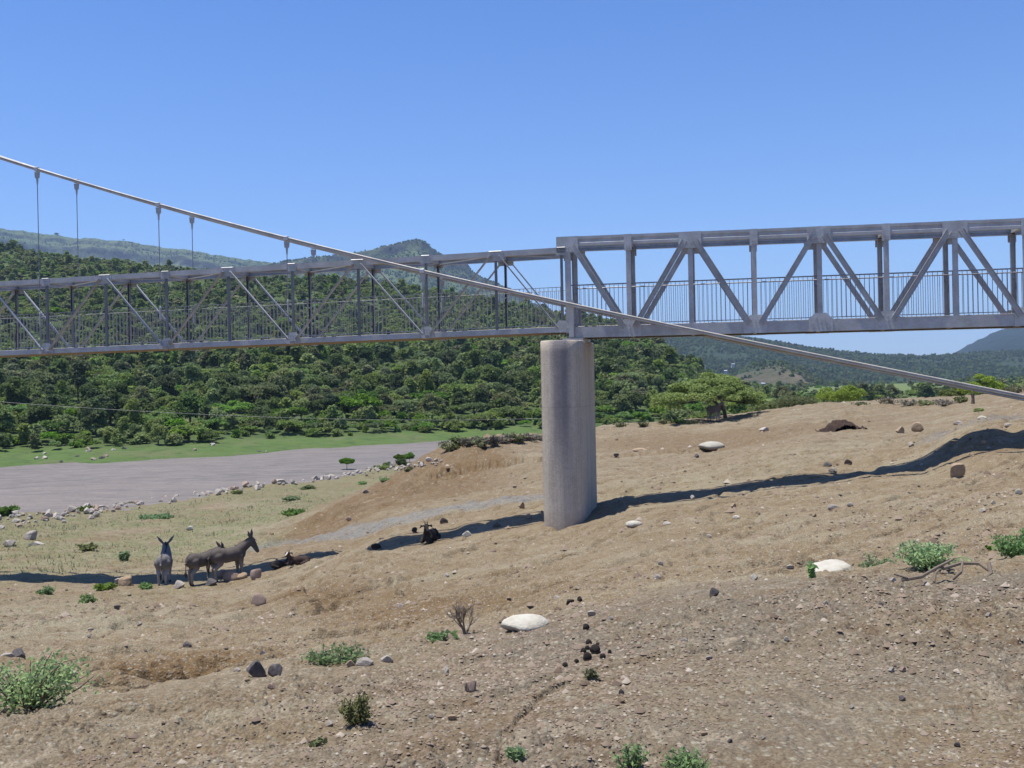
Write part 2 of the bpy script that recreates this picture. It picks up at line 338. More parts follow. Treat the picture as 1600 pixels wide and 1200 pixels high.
# ------------------------------------------------------------------ the bridge
def chord_profile(h, w, t, groove):
    """channel outline, web at y=0 facing outwards (-y), flanges towards +y"""
    o = [(0, -h / 2)]
    if groove: o += [(0, -h * 0.20), (0.014, -h * 0.14), (0.014, h * 0.16), (0, h * 0.22)]
    o += [(0, h / 2), (w, h / 2), (w, h / 2 - t), (t, h / 2 - t)]
    if groove: o += [(t, h * 0.22), (t + 0.014, h * 0.16), (t + 0.014, -h * 0.14), (t, -h * 0.20)]
    o += [(t, -h / 2 + t), (w, -h / 2 + t), (w, -h / 2)]
    return o
def bolts(mb, pts, y, out, r=0.016, t=0.016):
    for x, z in pts:
        mb.tube([(x, y, z), (x, y + out * t, z)], r, 6)
def make_span(name, label, nodes, first_top, z_top, z_bot, spec, end_post):
    """nodes: places of the uprights along the span; every second one is a top joint"""
    root = empty(name, (X0, Z0, 0), -TH); tag(root, label, 'bridge span')
    G, GL, PL = MAT['galvanised'], MAT['galvanised_light'], MAT['plate_steel']
    tc, bc, vw, dw = spec['top'], spec['bottom'], spec['vert'], spec['diag']
    lo, hi = nodes[0], nodes[-1]
    for side, y0, ys in (('near', 0.0, 1), ('far', WID, -1)):
        for part, zf, h, fl, groove in (('top_chord', z_top, tc, spec['flange'], spec['groove']), ('bottom_chord', z_bot, bc, spec['flange'], False)):
            m = MB(); a, e = lo - spec['over'][0], hi + spec['over'][1]
            sg = 1 if part == 'top_chord' else -1
            m.extrude(chord_profile(h, fl, 0.01, groove), (a, y0, zf(a) - sg * h / 2), (e, y0, zf(e) - sg * h / 2), (0, ys, 0), (0, 0, 1))
            m.build(part, G, root)
        for i, s in enumerate(nodes):
            top = (i % 2 == 0) == first_top
            zt, zb = z_top(s) - tc, z_bot(s) + bc
            endp = end_post is not None and i == end_post
            m = MB(); wv = vw * (1.25 if endp else 1)
            yv = y0 + ys * 0.012
            m.extrude([(-wv / 2, 0), (wv / 2, 0), (wv / 2, 0.07), (wv / 2 - 0.01, 0.07), (wv / 2 - 0.01, 0.01), (-wv / 2 + 0.01, 0.01), (-wv / 2 + 0.01, 0.07), (-wv / 2, 0.07)],
                      (s, yv, zb - bc * 0.55), (s, yv, zt + tc * 0.6), (1, 0, 0), (0, ys, 0))
            m.build('end_post' if endp else 'upright', G if endp or spec['groove'] else MAT['shaded_steel'], root)
            # joint plates on the outside of the chords
            g = MB(); yo0, yo1 = y0 - ys * 0.003, y0 - ys * 0.013
            if top: hw, hh = spec['gus_top']
            else: hw, hh = spec['cover']
            zc = z_top(s)
            if hw:
                g.prism([(s - hw, zc + 0.004), (s - hw, zc - hh), (s + hw, zc - hh), (s + hw, zc + 0.004)], min(yo0, yo1), max(yo0, yo1))
                if spec['cap']:                                     # lapped cap with a turned-down lip that catches the sun
                    q = hw * 0.8; yy = [y0 - ys * 0.034, y0 - ys * 0.016, y0 + ys * spec['flange'] * 1.1]
                    g.extrude([(yy[0], zc - 0.004), (yy[1], zc + 0.013), (yy[2], zc + 0.013), (yy[2], zc + 0.005), (yy[1], zc + 0.005), (yy[0] + ys * 0.004, zc - 0.010)], (s - q, 0, 0), (s + q, 0, 0), (0, 1, 0), (0, 0, 1))
                bp = [(s + dx, zc - hh + dz) for dx in (-0.03, 0.03) for dz in (0.05, 0.12)]
                if top: bp += [(s + k * (hw - 0.06), zc - hh + dz + 0.02) for k in (-1, 1) for dz in (0.06, 0.11)]
                bolts(g, bp, yo1, -ys)
                if spec['groove'] and abs(i - spec.get('splice', -9)) < 0.1:
                    bolts(g, [(s + k * dx, zc - dz) for k in (-1, 1) for dx in (0.11, 0.17, 0.24) for dz in (0.05, 0.11, 0.17)], yo1, -ys, 0.019, 0.02)
                g.build('joint_plate', PL if spec['groove'] else G, root)
            if not top or (spec['groove'] and abs(i - spec.get('splice', -9)) < 0.1):
                g = MB(); hw, hh = spec['gus_bot']; z1 = z_bot(s) - 0.006
                g.prism([(s - hw, z1), (s + hw, z1), (s + hw, z1 + bc + 0.03), (s + hw * 0.45, z1 + hh), (s - hw * 0.45, z1 + hh), (s - hw, z1 + bc + 0.03)], min(yo0, yo1), max(yo0, yo1))
                bolts(g, [(s + k * hw * 0.62, z1 + bc * q) for k in (-1, 1) for q in (0.35, 0.75)] + [(s + k * hw * 0.34, z1 + hh * q) for k in (-1, 1) for q in (0.62, 0.75)] + [(s, z1 + hh * 0.7), (s, z1 + hh * 0.45)], yo1, -ys)
                g.build('foot_plate', PL if spec['groove'] else G, root)
            if i + 1 < len(nodes):
                s2 = nodes[i + 1]
                a = (s, zt) if top else (s, zb); e = (s2, z_bot(s2) + bc) if top else (s2, z_top(s2) - tc)
                off = 0.13 if spec['groove'] else 0.10
                a = (a[0] + off, a[1] + (0.03 if top else -0.03)); e = (e[0] - off, e[1] + (-0.03 if top else 0.03))
                m = MB(); yd = y0 - ys * (0.014 if spec['groove'] else 0.016)
                p0, p1 = (a[0], yd, a[1]), (e[0], yd, e[1])
                ax = (Vector(p1) - Vector(p0)).normalized(); sd = Vector((-ax.z, 0, ax.x))
                d = dw; dp = -0.055 if spec['groove'] else -0.085
                m.extrude([(-d / 2, 0), (d / 2, 0), (d / 2, dp), (d / 2 - 0.009, dp), (d / 2 - 0.009, -0.009), (-d / 2 + 0.009, -0.009), (-d / 2 + 0.009, dp), (-d / 2, dp)], p0, p1, sd, (0, ys, 0))
                bolts(m, [(p0[0] + ax.x * q, p0[2] + ax.z * q) for q in (0.05, 0.11)] + [(p1[0] - ax.x * q, p1[2] - ax.z * q) for q in (0.05, 0.11)], yd - ys * 0.009, -ys, 0.014, 0.02)
                m.build('diagonal', GL if not spec['groove'] else G, root)
        # railing, one panel between two uprights
        for i in range(len(nodes) - 1):
            s, s2 = nodes[i], nodes[i + 1]; m = MB(); y = y0 + ys * 0.125
            zb = lambda q: z_bot(q) + bc + spec['rail0']; H = spec['rail']
            for zz, r in ((H, 0.016 if spec['groove'] else 0.008), (0.05, 0.010)):
                m.tube([(s, y, zb(s) + zz), (s2, y, zb(s2) + zz)], r, 6)
            k = max(2, round((s2 - s) / 0.107))
            for j in range(k):
                q = s + (s2 - s) * (j + 0.5) / k
                m.box(q - 0.0055, q + 0.0055, y - 0.0055, y + 0.0055, zb(q) + 0.05, zb(q) + H)
            m.box(s - 0.02, s + 0.02, y - 0.09 * 1, y + 0.02, zb(s) + H - 0.14, zb(s) + H - 0.10) if ys > 0 else m.box(s - 0.02, s + 0.02, y - 0.02, y + 0.09, zb(s) + H - 0.14, zb(s) + H - 0.10)
            m.build('railing', MAT['rod_steel'] if spec['groove'] else MAT['rail_steel'], root)
    # cross members
    for i, s in enumerate(nodes):
        m = MB(); zc = z_bot(s) + bc * 0.5
        m.extrude([(-0.04, -bc * 0.42), (0.04, -bc * 0.42), (0.04, -bc * 0.42 + 0.01), (0.006, -bc * 0.42 + 0.01), (0.006, bc * 0.3), (0.04, bc * 0.3), (0.04, bc * 0.3 + 0.01), (-0.04, bc * 0.3 + 0.01), (-0.04, bc * 0.3), (-0.006, bc * 0.3), (-0.006, -bc * 0.42 + 0.01), (-0.04, -bc * 0.42 + 0.01)],
                  (s, 0.011, zc), (s, WID - 0.011, zc), (1, 0, 0), (0, 0, 1))
        m.build('cross_beam', G, root)
        m = MB(); zc = z_top(s) - tc * 0.5
        m.box(s - 0.04, s + 0.04, 0.012, WID - 0.012, zc - tc * 0.3, zc + tc * 0.3); m.build('top_strut', G, root)
        if spec['cap'] and i + 1 < len(nodes):
            s2 = nodes[i + 1]; m = MB(); z1 = z_top(s) - tc * 0.8
            m.bar((s + 0.08, 0.1 if i % 2 else WID - 0.1, z1), (s2 - 0.08, WID - 0.1 if i % 2 else 0.1, z_top(s2) - tc * 0.8), 0.07, 0.02, (0, 0, 1))
            m.build('top_brace', MAT['deck_timber'] if False else G, root)
    m = MB()
    a, e = lo - spec['over'][0], hi + spec['over'][1]
    dz = spec['deck']
    m.extrude([(0.02, 0), (WID - 0.02, 0), (WID - 0.02, 0.05), (0.02, 0.05)], (a, 0, z_bot(a) + dz), (e, 0, z_bot(e) + dz), (0, 1, 0), (0, 0, 1)); m.build('deck', MAT['deck_timber'], root)
    return root
PR, PLT = 1.517, 1.856
right_nodes = [0.0] + [1.52 + PR * k for k in range(9)]
ztr = lambda s: 3.665 - 0.0105 * s
zbr = lambda s: 1.125 - 0.0032 * s
ztl = lambda s: 3.405 + 0.0112 * s
zbl = lambda s: 1.275 + 0.0100 * s
right = make_span('truss_span', 'heavier grey steel truss span with deep top chord, from the pier to the right bank', right_nodes, True, ztr, zbr,
                  dict(top=0.235, bottom=0.265, vert=0.115, diag=0.125, flange=0.10, groove=True, gus_top=(0.275, 0.40), cover=(0.095, 0.40), gus_bot=(0.28, 0.44), cap=False,
                       over=(0.0, 1.2), rail=1.04, rail0=0.02, deck=0.06, splice=4), 0)
left_nodes = [-PLT * k for k in range(14, -1, -1)]
left_nodes[-1] = -0.16
left = make_span('suspended_truss_span', 'lighter truss span hung from the cables, running left from the pier across the river', left_nodes, False, ztl, zbl,
                 dict(top=0.135, bottom=0.135, vert=0.060, diag=0.030, flange=0.09, groove=False, gus_top=(0.21, 0.24), cover=(0.13, 0.20), gus_bot=(0.20, 0.30), cap=True,
                      over=(1.0, 0.0), rail=1.0, rail0=0.01, deck=0.0), None)
# end frame and bearing of the right span on the pier
m = MB()
for y0, ys in ((0.0, 1), (WID, -1)):
    yo = y0 - ys * 0.02
    m.box(0.02, 0.14, min(yo, yo - ys * 0.09), max(yo, yo - ys * 0.09), 1.135, 2.07)
m.build('bearing_post', MAT['galvanised_light'], right)
m = MB()
m.box(-0.16, 0.36, -0.05, WID + 0.05, 1.05, 1.118)
m.build('bearing_plate', MAT['plate_steel'], right)

# pier: long slab with half-round ends, standing in the bank
pier = empty('bridge_pier', (X0, Z0, 1.045), -TH); tag(pier, 'grey concrete pier with rounded ends carrying the bridge, dark stain down its front', 'bridge pier')
m = MB(); r0, n0, n1 = 0.525, -0.38, 1.62; cxp = -0.13; outl = []
K = 40
for k in range(K + 1):
    an = math.pi + math.pi * k / K; outl.append((cxp + r0 * math.cos(an), n0 + r0 * math.sin(an)))
for k in range(K + 1):
    an = math.pi * k / K; outl.append((cxp + r0 * math.cos(an), n1 + r0 * math.sin(an)))
q = len(outl); rows = 40; vs = []
for j in range(rows + 1):
    z = -5.6 + 5.6 * j / rows; k = 1.0 - (0.03 if j == rows else 0)
    for (x, y) in outl: vs.append((cxp + (x - cxp) * k, 0.62 + (y - 0.62) * (1 - (0.012 if j == rows else 0)), z - (0.0 if j < rows else 0)))
    if j == rows - 1: vs[-q:] = [(a, b_, -0.02) for a, b_, _ in vs[-q:]]
fs = [(j * q + k, j * q + (k + 1) % q, (j + 1) * q + (k + 1) % q, (j + 1) * q + k) for j in range(rows) for k in range(q)] + [tuple(rows * q + k for k in range(q))]
m.add(vs, fs); o = m.build('shaft', MAT['pier_concrete'], pier)
for p in o.data.polygons: p.use_smooth = abs(p.normal.z) < 0.5
me = o.data; me.update()

# main cables, each a bundle of ropes, with hangers
cab = [(-30.5, 12.7), (-24, 9.75), (-20, 8.15), (-16.03, 6.61), (-13.61, 5.81), (-10.9, 4.98), (-8.29, 4.19), (-7.39, 3.93), (-4.74, 3.215), (-1.38, 2.36), (0.07, 1.985), (1.96, 1.50), (4.54, 0.865), (7.71, 0.08), (10.45, -0.565), (13.5, -1.25), (17, -2.0)]
cs = np.array(cab)
pf = np.polyfit(cs[:, 0], cs[:, 1], 4); zcab = lambda s: float(np.polyval(pf, s))
OFF = 0.27
def cable(t, name, label):
    root = empty(name, (*bridge_xy(0, t), 0), -TH); tag(root, label, 'cable', 'main suspension cables')
    for dy, dz in ((-0.024, 0.022), (0.024, 0.022), (-0.024, -0.022), (0.024, -0.022)):
        m = MB(); m.tube([(s, dy, zcab(s) + dz) for s in np.linspace(-30, 16.5, 80)], 0.0235, 8); m.build('rope', MAT['cable_steel'], root, smooth=True)
    return root
cable(-OFF, 'suspension_cable', 'thick pale steel cable in front of the trusses, sloping from upper left to right')
cable(WID + OFF, 'suspension_cable', 'thick steel cable on the far side of the bridge, just behind the front cable')
def hanger(s, t, label, near):
    root = empty('hanger', (*bridge_xy(s, t), 0), -TH); tag(root, label, 'hanger', 'hangers between the cables and the suspended span')
    zc = zcab(s); zb = zbl(s)
    m = MB(); m.box(-0.06, 0.06, -0.06, 0.06, zc - 0.055, zc + 0.06); m.build('clamp', MAT['plate_steel'], root, bevel=0.012)
    m = MB(); m.prism([(-0.075, zc - 0.075), (0.075, zc - 0.075), (0.06, zc - 0.24), (-0.06, zc - 0.24)], -0.02, 0.02); m.prism([(-0.03, zc - 0.24), (0.03, zc - 0.24), (0.014, zc - 0.42), (-0.014, zc - 0.42)], -0.015, 0.015); m.build('lug', MAT['galvanised'], root)
    m = MB(); m.tube([(0, 0, zc - 0.40), (0, 0, zb + 0.02)], 0.011, 8); m.build('rod', MAT['rod_steel'], root)
    if zc - zb > 1.5:
        m = MB(); z1 = zb + 0.95; m.tube([(0, 0, z1 - 0.2), (0, 0, z1 - 0.16), (0, 0, z1 + 0.16), (0, 0, z1 + 0.2)], [0.016, 0.03, 0.03, 0.016], 8); m.build('turnbuckle', MAT['galvanised_light'], root)
    m = MB(); sg = 1 if near else -1
    m.box(-0.05, 0.05, min(-0.04 * sg, (OFF - 0.014) * sg), max(-0.04 * sg, (OFF - 0.014) * sg), zb - 0.02, zb + 0.06); m.build('bracket', MAT['galvanised'], root)
wh = ['beside the pier', 'second out from the pier', 'third out from the pier', 'fourth out from the pier', 'fifth out, beyond the left frame edge', 'sixth out, beyond the left frame edge']
for k, s in enumerate([-PLT * 2, -PLT * 4, -PLT * 6, -PLT * 8, -PLT * 10, -PLT * 12]):
    if k > 4: break
    hanger(s, -OFF, f'thin steel hanger rod on the front cable, {["nearest the pier", *wh[1:]][k]}', True)
    hanger(s, WID + OFF, f'thin steel hanger rod on the rear cable, {["nearest the pier", *wh[1:]][k]}', False)
# ------------------------------------------------------------------ ground of the near bank
def ground_material():
    b = NB('bank_soil', 0.95, 0, 0.15); P = b.geo()
    n_big = b.noise(0.11, 4, 0.6, P); n_mid = b.noise(0.9, 5, 0.6, P); n_fine = b.noise(11, 5, 0.7, P); n_vf = b.noise(45, 3, 0.7, P)
    furrow = b.noise(0.5, 4, 0.6, b.map(P, (0.5, 2.2, 1), (0, 0, R(-35))), 0.6)
    c = b.mix(b.ramp(n_mid, 0.35, 0.7), (0.177, 0.132, 0.076), (0.219, 0.173, 0.110))
    c = b.mix(b.math('MULTIPLY', b.ramp(furrow, 0.50, 0.64), 0.75), c, (0.244, 0.209, 0.138))
    c = b.mix(b.math('MULTIPLY', b.ramp(n_big, 0.5, 0.68), 0.6), c, (0.159, 0.108, 0.058))
    br = b.attr('brown'); gr = b.attr('gravel'); pa = b.attr('pale'); gs = b.attr('grassy'); gy = b.attr('grey')
    c = b.mix(b.math('MULTIPLY', gy, b.ramp(n_mid, 0.25, 0.65)), c, (0.135, 0.113, 0.083))
    c = b.mix(b.math('MULTIPLY', br, b.ramp(n_mid, 0.2, 0.5)), c, (0.142, 0.091, 0.044))
    c = b.mix(b.math('MULTIPLY', pa, b.ramp(n_mid, 0.25, 0.6)), c, (0.233, 0.202, 0.132))
    gc = b.mix(b.ramp(b.noise(6, 4, 0.7, P), 0.3, 0.7), (0.116, 0.127, 0.135), (0.209, 0.220, 0.221)); c = b.mix(b.math('MULTIPLY', gr, b.ramp(n_fine, 0.3, 0.6)), c, gc)
    gm = b.math('MULTIPLY', gs, b.ramp(b.math('ADD', b.math('MULTIPLY', n_mid, 0.6), b.math('MULTIPLY', n_fine, 0.55)), 0.47, 0.66))
    c = b.mix(b.math('MULTIPLY', gm, 0.9), c, b.mix(n_fine, (0.101, 0.125, 0.044), (0.170, 0.176, 0.079)))
    rl = b.noise(1.7, 6, 0.7, b.map(P, (0.45, 2.4, 1), (0, 0, R(-33))), 1.2); c = b.mix(b.math('MULTIPLY', b.ramp(rl, 0.56, 0.66), 0.6), c, (0.140, 0.091, 0.049))
    sp = b.noise(3.6, 5, 0.75, P, 0.8); c = b.mix(b.math('MULTIPLY', b.ramp(sp, 0.55, 0.64), 0.62), c, (0.279, 0.232, 0.164)); c = b.mix(b.math('MULTIPLY', b.ramp(sp, 0.44, 0.36), 0.7), c, (0.112, 0.076, 0.046))
    pv = b.voro(30, P, 'Color'); pd = b.voro(30, P)
    sepc = b.n('ShaderNodeSeparateColor'); b.put(sepc.inputs[0], pv)
    peb = b.math('MULTIPLY', b.ramp(sepc.outputs[0], 0.62, 0.7), b.ramp(pd, 0.55, 0.35))
    c = b.mix(b.math('MULTIPLY', peb, 0.8), c, b.mix(sepc.outputs[1], (0.159, 0.139, 0.103), (0.296, 0.268, 0.201)))
    pv2 = b.voro(85, P, 'Color'); pg = b.n('ShaderNodeRGBToBW'); b.put(pg.inputs[0], pv2); c = b.mix(0.35, c, pg.outputs[0], 'OVERLAY'); c = b.mix(b.math('MULTIPLY', b.ramp(n_vf, 0.42, 0.25), 0.5), c, (0.069, 0.049, 0.030))
    b.color(c)
    h = b.math('ADD', b.math('MULTIPLY', n_fine, 0.7), b.math('ADD', b.math('MULTIPLY', b.ramp(pd, 0.6, 0.0), 0.35), b.math('MULTIPLY', n_vf, 0.35)))
    b.bump(h, 0.8, 0.035); return b.m
def px_path(pts):
    return [tuple(hit(x, y)[:2]) for x, y in pts]
def build_ground():
    wing = np.array([0.70, 0.85, 1.1, 1.6, 2.4, 4.0, 8.0]); u = np.concatenate([-wing[::-1], np.linspace(-0.66, 0.66, 1250), wing]); nu = len(u)
    lg = math.log
    D = np.exp(np.concatenate([np.linspace(lg(2.2), lg(3.7), 20)[:-1], np.linspace(lg(3.7), lg(45), 1000)[:-1], np.linspace(lg(45), lg(132), 150)])); D = np.concatenate([[-30, -12, -4, -1, 0.5, 1.5], D]); nd = len(D)
    U, DD = np.meshgrid(u, D); Yt = DD; DD = np.maximum(DD, 2.2); X = U * DD; Y = DD                 # the rows behind the camera carry on level
    Z = near_h(X, Y)
    v = np.stack([X, Yt, Z], -1).reshape(-1, 3)
    i = np.arange(nd - 1)[:, None] * nu + np.arange(nu - 1)[None, :]
    f = np.stack([i, i + 1, i + nu + 1, i + nu], -1).reshape(-1, 4)
    me = mesh_np('bank', v, f, True)
    def put(name, val):
        a = me.attributes.new(name, 'FLOAT', 'POINT'); a.data.foreach_set('value', np.clip(val, 0, 1).astype(np.float32).ravel())
    nn = fbm(X * 0.25, Y * 0.25, 3, 91)
    base = near_base(X, Y)
    # grass on the flood plain by the river, gravel strip, raw brown cuts, pale trodden path
    flood = sstep(-5.15, -5.75, base + 0.12 * nn) * sstep(26, 31, Y)
    put('grassy', 1.15 * flood * sstep(-0.85, 0.1, nn + 0.35 * sstep(38, 52, Y)) + 0.5 * sstep(-0.1, 0.5, nn) * sstep(4.0, 0.0, seg_dist(X, Y, px_path([(-40, 935), (120, 930), (230, 925)]))))
    put('pale', sstep(3.2, 0.6, seg_dist(X, Y, px_path([(0, 960), (130, 985), (0, 985)])) + nn) + sstep(3.4, 0.5, seg_dist(X, Y, px_path([(60, 885), (250, 860), (400, 812), (440, 785)])) + 1.2 * nn) + 0.8 * sstep(3, 0.5, seg_dist(X, Y, px_path([(950, 765), (1200, 735), (1390, 690)])) + nn))
    put('gravel', 1.3 * sstep(1.3, 0.35, seg_dist(X, Y, px_path([(420, 856), (520, 838), (640, 812), (740, 790), (850, 778)])) + 0.3 * nn) + 0.7 * sstep(1.3, 0.3, seg_dist(X, Y, px_path([(1500, 668), (1600, 655)])) + 0.4 * nn))
    bank = sstep(0.25, -0.25, (lambda P0: np.min([np.where(True, ((P0[i + 1][0] - P0[i][0]) * (Y - P0[i][1]) - (P0[i + 1][1] - P0[i][1]) * (X - P0[i][0])) / math.hypot(P0[i + 1][0] - P0[i][0], P0[i + 1][1] - P0[i][1]), 0) for i in range(len(P0) - 1)], axis=0))([tuple(at(x, y, d)[:2]) for x, y, d in ((425, 862, 36), (480, 838, 40), (560, 790, 46))]) + 0.5 * nn)
    put('brown', bank * sstep(34, 36.5, Y + 1.2 * nn) * sstep(62, 48, Y) * sstep(0.02, -0.05, U) + 0.8 * sstep(2.6, 0.3, seg_dist(X, Y, px_path([(540, 800), (640, 770), (740, 725)])) + 0.8 * nn) + sstep(1.6, 0.3, seg_dist(X, Y, px_path([(230, 1050), (330, 1035)])) + 0.4 * nn) + 0.9 * sstep(2.0, 0.2, seg_dist(X, Y, px_path([(470, 925), (650, 955)])) + 0.9 * nn)
        + 0.8 * sstep(1.0, 0.1, seg_dist(X, Y, px_path([(640, 1180), (800, 1120)])) + 0.5 * nn) + 0.6 * sstep(5, 0.5, seg_dist(X, Y, px_path([(1000, 690), (1300, 665)])) + 2 * nn))
    put('grey', 0.95 * sstep(11.0, 8.3, Y + nn * 0.8) * sstep(-1.5, 2.0, X + 0.8 * nn + (Y - 5) * 0.3) + 0.45 * sstep(9.0, 6.5, Y + nn))
    o = link('ground', me, None, MAT['bank_soil']); tag(o, 'bare stony bank of tan and brown soil sloping down to the river', None, None, 'structure')
    # plain, level sheet that carries everything to the horizon and lies behind the camera
    n = 90; r = np.concatenate([np.linspace(0.0, 60, 12), np.exp(np.linspace(math.log(90), math.log(9000), 24))]); an = np.linspace(0, 2 * math.pi, n, endpoint=False)
    Rg, A = np.meshgrid(r[1:], an, indexing='ij'); x = Rg * np.sin(A); y = Rg * np.cos(A)
    zb = -10.0 + 6.5 * sstep(3.0, -6.0, y) * sstep(160, 40, Rg)
    v = np.concatenate([[[0, -0.5, -4.0]], np.stack([x, y, zb], -1).reshape(-1, 3)])
    f4 = [(1 + j * n + k, 1 + j * n + (k + 1) % n, 1 + (j + 1) * n + (k + 1) % n, 1 + (j + 1) * n + k) for j in range(len(r) - 2) for k in range(n)]
    me = mesh_np('plain', v, np.array(f4), True); o = link('valley_floor', me, None, MAT['bank_soil']); tag(o, 'level valley floor under everything', None, None, 'structure')
MAT['bank_soil'] = ground_material()
build_ground()

# ------------------------------------------------------------------ river
b = NB('river_water', 0.5, 0, 0.28); P = b.geo()
w1 = b.noise(0.8, 5, 0.65, b.map(P, (0.55, 1.6, 1), (0, 0, R(-45)))); w2 = b.noise(3.2, 4, 0.6, b.map(P, (0.5, 1.6, 1), (0, 0, R(-45)))); w3 = b.noise(0.09, 3, 0.5, b.map(P, (0.6, 1.8, 1), (0, 0, R(-45))))
c = b.mix(b.ramp(w1, 0.38, 0.64), (0.150, 0.127, 0.106), (0.235, 0.200, 0.165)); c = b.mix(b.math('MULTIPLY', b.ramp(w3, 0.48, 0.66), 0.5), c, (0.239, 0.195, 0.155))
foam = b.math('MULTIPLY', b.ramp(w2, 0.66, 0.74), b.ramp(w3, 0.42, 0.6)); c = b.mix(b.math('MULTIPLY', foam, 0.5), c, (0.5, 0.44, 0.37))
b.color(c).bump(b.math('ADD', w1, b.math('MULTIPLY', w2, 0.5)), 1.0, 0.5); MAT['river_water'] = b.m
xs, ys = np.linspace(-160, 60, 111), np.linspace(40, 190, 76); XX, YY = np.meshgrid(xs, ys)
ZZ = WATER + 0.02 * fbm(XX * 0.2, YY * 0.2, 2, 7)
v = np.stack([XX, YY, ZZ], -1).reshape(-1, 3); i = np.arange(75)[:, None] * 111 + np.arange(110)[None, :]
o = link('river', mesh_np('river', v, np.stack([i, i + 1, i + 112, i + 111], -1).reshape(-1, 4), True), None, MAT['river_water']); tag(o, 'broad muddy grey-brown river flowing past the bank', None, None, 'structure')

# ------------------------------------------------------------------ far bank and its hill
far_pts = []
def fpt(x, y, D):
    a, c_ = ray(x, y); far_pts.append((a, D, c_ * D))
def fz(x, D, z): far_pts.append((ray(x, 600)[0], D, z))
for x, y, D in [(0, 730, 97), (0, 712, 105), (0, 700, 112), (0, 640, 140), (0, 600, 165), (0, 550, 205), (0, 480, 290), (0, 430, 380), (0, 398, 490),
                (-250, 736, 88), (-250, 640, 132), (-250, 550, 200), (-250, 430, 380), (-250, 392, 490), (200, 716, 104), (200, 640, 146), (200, 560, 212), (200, 480, 318), (200, 420, 475),
                (400, 707, 111), (400, 690, 120), (400, 620, 160), (400, 560, 220), (400, 500, 310), (400, 442, 450), (560, 455, 460), (560, 560, 240),
                (700, 690, 125), (700, 672, 137), (700, 600, 190), (700, 550, 260), (700, 505, 350), (700, 470, 460), (850, 662, 142), (850, 600, 198), (850, 550, 270), (850, 512, 370), (850, 496, 440),
                (1000, 652, 152), (1000, 610, 190), (1000, 565, 262), (1000, 537, 340), (1000, 524, 390), (1060, 566, 335), (1080, 640, 170), (1080, 610, 230), (1085, 586, 315)]: fpt(x, y, D)
for x, D, z in [(0, 650, 52), (-250, 650, 60), (200, 620, 48), (400, 600, 38), (560, 600, 34), (700, 600, 28), (850, 560, 18), (1000, 500, 6), (1080, 380, -4), (1110, 330, -5.5), (1130, 120, -6.2), (1130, 200, -6), (1150, 300, -6), (1180, 450, -6),
                (1300, 120, -6.4), (1300, 250, -6), (1400, 500, -6), (1600, 120, -6), (1600, 400, -5), (1850, 120, -6), (1850, 400, -4), (1600, 700, -5), (1200, 700, -6), (1000, 700, -5),
                (0, 84, -8.3), (-250, 76, -8.3), (200, 92, -8.3), (400, 98, -8.3), (560, 106, -8.3), (700, 112, -8.3), (850, 122, -8.2), (1000, 120, -8.2)]: fz(x, D, z)
tps_far = TPS(far_pts, 2.5, 1e-3)
def far_h(X, Y):
    Y = np.asarray(Y, float); X = np.asarray(X, float); u = np.clip(X / Y, -0.75, 0.75)
    hill = sstep(-5.5, 2, tps_far(u, Y))
    return tps_far(u, Y) + (0.35 + 1.4 * hill) * fbm(X * 0.035, Y * 0.035, 3, 11) + 0.18 * fbm(X * 0.3, Y * 0.3, 3, 13)
def far_ground():
    b = NB('far_bank_soil', 0.95, 0, 0.15); P = b.geo(); n1 = b.noise(0.05, 5, 0.6, P); n2 = b.noise(0.6, 5, 0.65, P); st = b.attr('strip'); fl = b.attr('field')
    c = b.mix(b.ramp(n2, 0.35, 0.7), (0.050, 0.080, 0.026), (0.080, 0.108, 0.038)); c = b.mix(b.ramp(b.math('ADD', b.math('MULTIPLY', n1, 0.7), b.math('MULTIPLY', n2, 0.4)), 0.66, 0.72), c, (0.19, 0.150, 0.10))
    g = b.mix(n2, (0.060, 0.105, 0.026), (0.098, 0.140, 0.042)); pt = b.noise(0.22, 5, 0.7, P); g = b.mix(b.math('MULTIPLY', b.ramp(pt, 0.50, 0.62), 0.75), g, (0.115, 0.125, 0.055)); c = b.mix(b.math('MULTIPLY', st, b.ramp(n2, 0.25, 0.5)), c, g); c = b.mix(b.math('MULTIPLY', fl, 0.6), c, (0.16, 0.20, 0.07))
    b.color(c).bump(n2, 0.8, 0.3); MAT['far_bank_soil'] = b.m
    nu, nd = 420, 330; u = np.linspace(-0.80, 0.80, nu); D = np.exp(np.linspace(math.log(74), math.log(760), nd)); U, DD = np.meshgrid(u, D); X = U * DD; Z = far_h(X, DD)
    edge = sstep(690, 755, DD); Z = Z * (1 - edge) + edge * -11
    v = np.stack([X, DD, Z], -1).reshape(-1, 3); i = np.arange(nd - 1)[:, None] * nu + np.arange(nu - 1)[None, :]
    me = mesh_np('far_bank', v, np.stack([i, i + 1, i + nu + 1, i + nu], -1).reshape(-1, 4), True)
    bz = tps_far(np.clip(U, -.75, .75), DD)
    for nm, val in (('strip', sstep(-5.55, -6.1, bz + 0.25 * fbm(X * 0.08, DD * 0.08, 2, 5)) * sstep(0.24, 0.14, U)), ('field', sstep(0.2, 0.3, U))):
        a = me.attributes.new(nm, 'FLOAT', 'POINT'); a.data.foreach_set('value', np.clip(val, 0, 1).astype(np.float32).ravel())
    o = link('hillside', me, None, MAT['far_bank_soil']); tag(o, 'bush-covered green hill rising from the far river bank', None, None, 'structure')
far_ground()

